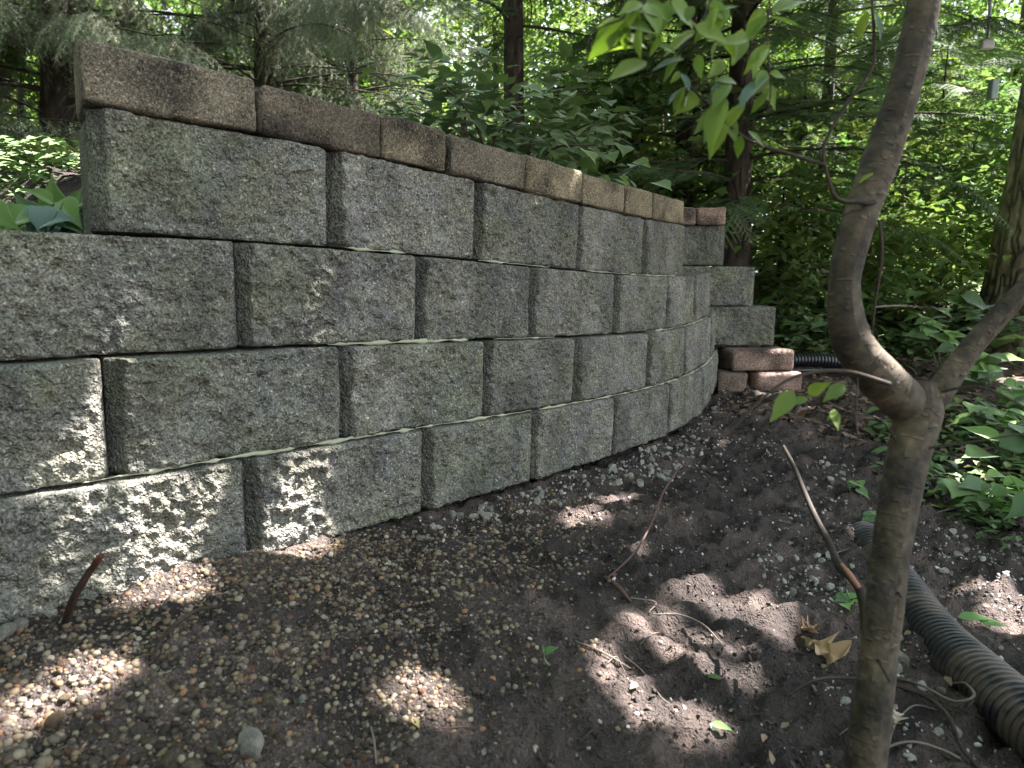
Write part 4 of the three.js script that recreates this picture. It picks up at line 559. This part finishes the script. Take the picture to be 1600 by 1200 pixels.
conifer('thick dark hemlock with low dead limbs behind the stepped end', 'hemlock_tree', 1142, 5.0, 9, 0.10, 'hemlock', { low: 0.8, reach: 1.75, dead: 0.8, step: 0.2, dens: 1.5 });
conifer('feathery hemlock behind the crooked limb', 'hemlock_tree', 1390, 7.6, 9, 0.085, 'hemlock', { low: 1.0, reach: 1.8, dead: 0.7, step: 0.2, dens: 1.4 });
conifer('dense hemlock whose sprays hang over the crooked limb', 'hemlock_tree', 1275, 6.4, 8, 0.06, 'hemlock', { low: 1.3, reach: 2.2, dens: 1.5, step: 0.17 });
conifer('young feathery hemlock low behind the stepped blocks', 'hemlock_tree', 1235, 6.2, 2.2, 0.03, 'hemlock', { low: 0.1, reach: 0.8, step: 0.14 });
conifer('hemlock with pale green sprays over the shrub', 'hemlock_tree', 800, 5.4, 8, 0.08, 'hemlock', { low: 1.4, reach: 1.8, step: 0.2, dens: 1.4 });
// broadleaf trees farther off
function broadleaf(label, u, q, h, r0, crowns, n, tint, opt = {}) {
  const g = thing('broadleaf_tree', label, 'tree', opt.group), p0 = opt.x === undefined ? at(u, 430, q) : V(opt.x, 0, opt.z), x = p0.x, z = p0.z, y0 = gy(x, z), r = rngOf(Math.round(u * 3 + q * 41)), list = [[], [], []], cols = [[], [], []];
  part('trunk', barkTrunk(x, z, h * 0.9, r0, opt.lean || 0, u + 5, opt.bark || darkBark, 12), opt.bark || darkBark, g);
  const limbs = []; for (const [cx, cy, cz, rx, ry] of crowns) limbs.push(tube([V(x, y0 + cy * 0.55, z), V(x + cx * 0.4, y0 + cy * 0.75, z + cz * 0.4), V(x + cx, y0 + cy, z + cz)], [r0 * 0.5, r0 * 0.3, 0.01], 6, 0.2)); const lb = part('limbs', mergeGeometries(limbs), opt.bark || darkBark, g); lb.userData.kind = 'stuff';
  for (let i = 0; i < n; i++) { const [cx, cy, cz, rx, ry] = crowns[Math.floor(r() * crowns.length)], d = rdir(r), k = Math.cbrt(rr(0.15, 1, r)), p = V(x + cx + d.x * rx * k, y0 + cy + d.y * ry * k, z + cz + d.z * rx * k); if (fbm(p.x * 1.3, p.y * 1.6, p.z * 1.3, 2, 33) < 0.42 || (!opt.full && p.y > 0.44 * q + 1.0 && r() < 0.92)) continue; const s = rr(0.8, 1.4, r) * (opt.size || 1), q2 = i % 3; list[q2].push(new THREE.Matrix4().makeRotationFromEuler(E4.set(rr(-0.4, 0.4, r), r() * 6.28, rr(-0.4, 0.4, r))).scale(V(s, s, s)).setPosition(p)); const kk = rr(0.7, 1.35, r); cols[q2].push(lin(tint[0] * kk * rr(0.85, 1.3, r), tint[1] * kk, tint[2] * kk)); }
  list.forEach((l, i) => l.length && instanced('crown', clumps[i], leafWhite, l, g, cols[i]));
}
const YG = [0.125, 0.215, 0.038], MG = [0.105, 0.19, 0.042], far = 'sunlit broadleaf trees in the forest behind';
const rf = rngOf(616);
for (let i = 0; i < 15; i++) { const u = -260 + i * 150 + rr(-40, 40, rf), q = rr(9.5, 13.5, rf), h = rr(6, 9, rf); broadleaf('yellow green broadleaf tree glowing between the conifers', u, q, h, rr(0.06, 0.13, rf), [[0, h * 0.62, 0, 1.7, 1.9], [rr(-1, 1, rf), h * 0.32, 0.4, 1.5, 1.2], [rr(-1, 1, rf), 1.2, 0.3, 1.2, 0.9]], 950, i % 3 ? YG : MG, { group: far, size: 1.25 }); }
for (let i = 0; i < 12; i++) { const u = -300 + i * 200 + rr(-50, 50, rf), q = rr(17, 24, rf), h = rr(9, 13, rf); broadleaf('tall broadleaf tree in the hazy back row of the forest', u, q, h, rr(0.12, 0.2, rf), [[0, h * 0.65, 0, 3, 3.2], [rr(-1.5, 1.5, rf), h * 0.35, 0.4, 2.6, 2.4], [rr(-1.5, 1.5, rf), 1.0, 0.3, 3.0, 1.3]], 900, i % 2 ? YG : MG, { group: 'back row of forest trees', size: 2.4 }); }
broadleaf('bright leafy understory tree between the leafy shrub and the thick hemlock', 1020, 8.2, 3.4, 0.035, [[0, 1.9, 0, 1.0, 0.9], [0.4, 1.1, 0, 0.9, 0.6]], 520, YG, { lean: 0.03 });
broadleaf('leafy understory bush lit at the foot of the left spruce', 60, 6.6, 2.0, 0.03, [[0, 0.9, 0, 1.3, 0.7], [-0.8, 0.7, 0.3, 1.0, 0.6]], 600, YG);
broadleaf('leafy understory tree behind the crooked limb', 1330, 8.5, 3.2, 0.04, [[0, 1.7, 0, 1.2, 0.9], [-0.5, 1.0, 0, 1.0, 0.6]], 520, YG);
broadleaf('slender understory tree left of the large grey trunk', 1430, 6.4, 2.6, 0.025, [[0, 1.5, 0, 0.8, 0.6], [0.2, 0.9, 0.2, 0.8, 0.4]], 260, MG, { lean: 0.05 });
broadleaf('leafy bush rising behind the stepped block end', 1215, 5.3, 1.9, 0.02, [[0, 1.0, 0, 0.6, 0.55], [0.3, 0.6, 0.1, 0.6, 0.4]], 260, MG);
broadleaf('leafy bush behind the bend of the crooked limb', 1310, 5.8, 2.1, 0.02, [[0, 1.1, 0, 0.7, 0.6], [0.3, 0.6, 0.1, 0.7, 0.4]], 280, YG);
broadleaf('leafy bush between the crooked limb and the large trunk', 1500, 6.6, 2.2, 0.02, [[0, 1.2, 0, 0.8, 0.7], [-0.4, 0.6, 0.1, 0.8, 0.45]], 300, MG);
broadleaf('leafy bush above the far tan cap stones', 1000, 5.6, 2.2, 0.02, [[0, 1.3, 0, 0.8, 0.5], [-0.5, 0.9, 0.1, 0.7, 0.4]], 280, MG);
broadleaf('leafy understory tree behind the second cap stone', 500, 8.8, 4.2, 0.04, [[0, 2.5, 0, 1.2, 1.1], [0.4, 1.6, 0, 1.0, 0.8]], 520, YG);

// trees standing left of and behind the camera, which keep the sky off that side
for (const [label, x, z, h, n] of [['leafy tree standing left of the wall outside the view', -3.4, 0.2, 7, 1500], ['leafy tree standing behind the camera to its left', -2.6, 3.0, 7, 1500], ['leafy tree standing straight behind the camera', 0.6, 4.6, 7.5, 1400], ['leafy tree standing over the low left blocks', -4.2, -3.0, 8, 1500]]) {
  broadleaf(label, 0, 0, h, 0.12, [[0, h * 0.62, 0, 1.9, 2.0], [0.5, h * 0.36, 0.3, 1.8, 1.3], [-0.4, 1.3, 0.2, 1.5, 1.0]], n, MG, { size: 1.5, x, z, full: true });
}

// ---------------------------------------------------------------- big tree at the right and the tree whose crown shades the wall
const holes = [];
function onWall(u, v) { const r = ray(u, v); let t = 0.6; for (; t < 6; t += 0.004) { const x = r.x * t, y = EY + r.y * t, z = r.z * t, row = clamp(3 - (y - 0.15) / H, -1, 3); if (toWall(x, z)[0] < -(3 - row) * SETBACK + 0.004) break; } return V(r.x * t, EY + r.y * t, r.z * t); }
for (const [u, v, r] of [[95, 795, .012], [150, 795, .022], [205, 800, .018], [180, 850, .018], [215, 890, .036], [262, 885, .03], [200, 930, .034], [290, 870, .014], [30, 775, .008], [90, 765, .008], [455, 765, .012], [478, 800, .016], [490, 850, .026], [455, 860, .016], [472, 488, .008], [480, 520, .006], [495, 556, .006], [165, 530, .008], [160, 600, .008], [870, 430, .007], [840, 600, .008], [850, 655, .006], [885, 283, .016], [425, 740, .006]]) holes.push([onWall(u, v), r]);
for (const [u, v, r] of [[470, 858, .04], [490, 870, .03], [110, 1075, .05], [70, 1105, .04], [170, 1060, .04], [250, 930, .045], [300, 915, .03], [660, 1075, .045], [640, 1110, .04], [690, 1135, .025], [1030, 990, .06], [1070, 1015, .065], [1110, 1035, .06], [1140, 1060, .04], [1005, 970, .045], [955, 780, .04], [930, 805, .035], [985, 775, .025], [905, 800, .025], [1215, 975, .045], [1180, 945, .045], [1195, 960, .04], [1100, 935, .035], [1120, 955, .025], [1075, 930, .03], [1000, 1085, .04], [960, 1040, .04], [1100, 1135, .035], [1060, 1120, .03], [1575, 935, .05], [1530, 915, .035], [1590, 985, .045], [1550, 960, .03], [990, 860, .02], [1130, 690, .02], [1500, 760, .05], [1560, 800, .045], [1470, 690, .04], [1590, 700, .05], [1440, 640, .03], [1250, 640, .02], [1340, 830, .02]]) holes.push([onGround(u, v), r]);
for (const [u, v, d, r] of [[1215, 562, 3.6, .045], [1235, 595, 3.6, .03], [1372, 580, .80, .035], [1345, 545, .80, .02], [960, 72, .64, .02], [1440, 20, .79, .03]]) holes.push([at(u, v, d), r]);
const holeRays = holes.map(([p, r]) => [p.x, p.y, p.z, r]);
const shadeMat = plainLeaf(lin(0.12, 0.19, 0.05));
const bigTree = thing('large_tree', 'large furrowed grey tree trunk at the right of the leafy bank', 'tree'), shadeTree = thing('shade_tree', 'broad tree standing beside the slope whose crown shades the wall', 'tree');
{
  const b = at(1645, 430, 5.2), sx = 4.4, sz = -1.0, r = rngOf(2024), lists = [[], []];
  const y0 = gy(b.x, b.z) - 0.2; const pts = [], rad = []; for (let i = 0; i <= 10; i++) { const t = i / 10 * 7; pts.push(V(b.x + 0.03 * t, y0 + t, b.z)); rad.push(0.44 * (1 - 0.075 * t) * (1 + 0.22 * Math.exp(-t * 2.4))); }
  part('trunk', tube(pts, rad, 120, 0.03, (a, l) => { const ww = a * 9 / 6.2832 * 2 * Math.PI; const rid = Math.abs(noise(Math.cos(a) * 9 + 0.6 * noise(l * 3, 2, 3), Math.sin(a) * 9, l * 1.1, 71) - 0.5) * 2; return 1 + 0.075 * (Math.sqrt(rid) - 0.6) + 0.05 * (fbm(Math.cos(a) * 2, Math.sin(a) * 2, l * 1.2, 3, 72) - 0.5); }), greyBark, bigTree);
  part('trunk', barkTrunk(sx, sz, 5.6, 0.2, 0, 91, greyBark, 24), greyBark, shadeTree);
  const tops = [V(b.x + 0.2, y0 + 6.8, b.z), V(sx, gy(sx, sz) + 5.2, sz)], trees = [bigTree, shadeTree];
  const limbs = [[], []];
  let guard = 0;
  for (let i = 0; i < 78000; i++) {
    let x, y, z;
    { const fx = rr(-1.8, 3.2, r), fz = rr(-4.7, 0.9, r); y = rr(3.1, 4.9, r); const k = (y - 0.35) / SUN.y; x = fx + SUN.x * k; z = fz + SUN.z * k; const e = Math.max(Math.abs((fx - 0.7) / 2.5), Math.abs((fz + 1.9) / 2.8)); if (y < 1.35 + 0.47 * -z) y += 0; if (y < 1.0 + 0.47 * -z) continue; if (r() < sm(0.75 + 0.25 * noise(x * 0.8, y, z * 0.8, 3), 1.05, e)) continue; }
    let cut = false; for (const [px, py, pz, hr] of holeRays) { const dx = x - px, dy = y - py, dz = z - pz, t = dx * SUN.x + dy * SUN.y + dz * SUN.z, d2 = dx * dx + dy * dy + dz * dz - t * t, lim = hr + 0.024; if (d2 < lim * lim) { cut = true; break; } } if (cut) continue;
    const which = Math.hypot(x - b.x, z - b.z) < Math.hypot(x - sx, z - sz) ? 0 : 1, dd = rdir(r); dd.y = dd.y * 0.5 - 0.2; const len = rr(0.075, 0.125, r), p = V(x, y, z).addScaledVector(dd.clone().normalize(), -len / 2);
    lists[which].push(leafMatrix(p, dd, V(rr(-0.6, 0.6, r), 1, rr(-0.6, 0.6, r)), len)); if (lists[which].length % 420 === 0 && limbs[which].length < 40) { const s = tops[which].clone(); s.y = rr(3.0, 3.8, r); s.x = which ? sx : b.x; s.z = which ? sz : b.z; limbs[which].push(tube([s, s.clone().lerp(V(x, y, z), 0.5).add(V(0, 0.3, 0)), V(x, y, z)], [0.05, 0.03, 0.006], 6, 0.15)); }
  }
  trees.forEach((t, i) => { const lb = part('limbs', mergeGeometries(limbs[i]), greyBark, t); lb.userData.kind = 'stuff'; instanced('crown', leafGeo(0.33, { n: 4, cols: 2, fold: 0.2, curl: 0.2 }), shadeMat, lists[i], t); });
}
// grey pole with a bracket in front of the large trunk
{
  const p = thing('metal_pole', 'thin grey metal pole with small bracket box fixed to the large trunk', 'pole'), a = at(1546, 20, 4.75), y0 = gy(a.x, a.z); const pm = mat({ color: lin(0.35, 0.38, 0.42), roughness: 0.45, metalness: 0.4 });
  part('pole', tube([at(1541, 75, 4.74), at(1546, 20, 4.75), at(1550, -300, 4.75), at(1620, -420, 4.9)], [0.011, 0.011, 0.011, 0.011], 12, 0.05), pm, p);
  const c = at(1541, 70, 4.73), e = at(1556, 140, 4.76); part('bracket', stoneBox(0.085, 0.06, 0.05, 0.008, 3, 0.0006, 0.01).translate(c.x, c.y, c.z), mat({ color: lin(0.5, 0.52, 0.52), roughness: 0.6 }), p); part('box', stoneBox(0.05, 0.13, 0.05, 0.006, 4, 0.0004, 0.01).translate(e.x - 0.02, e.y, e.z), mat({ color: lin(0.22, 0.30, 0.29), roughness: 0.6 }), p);
}


renderer.render(scene, camera);
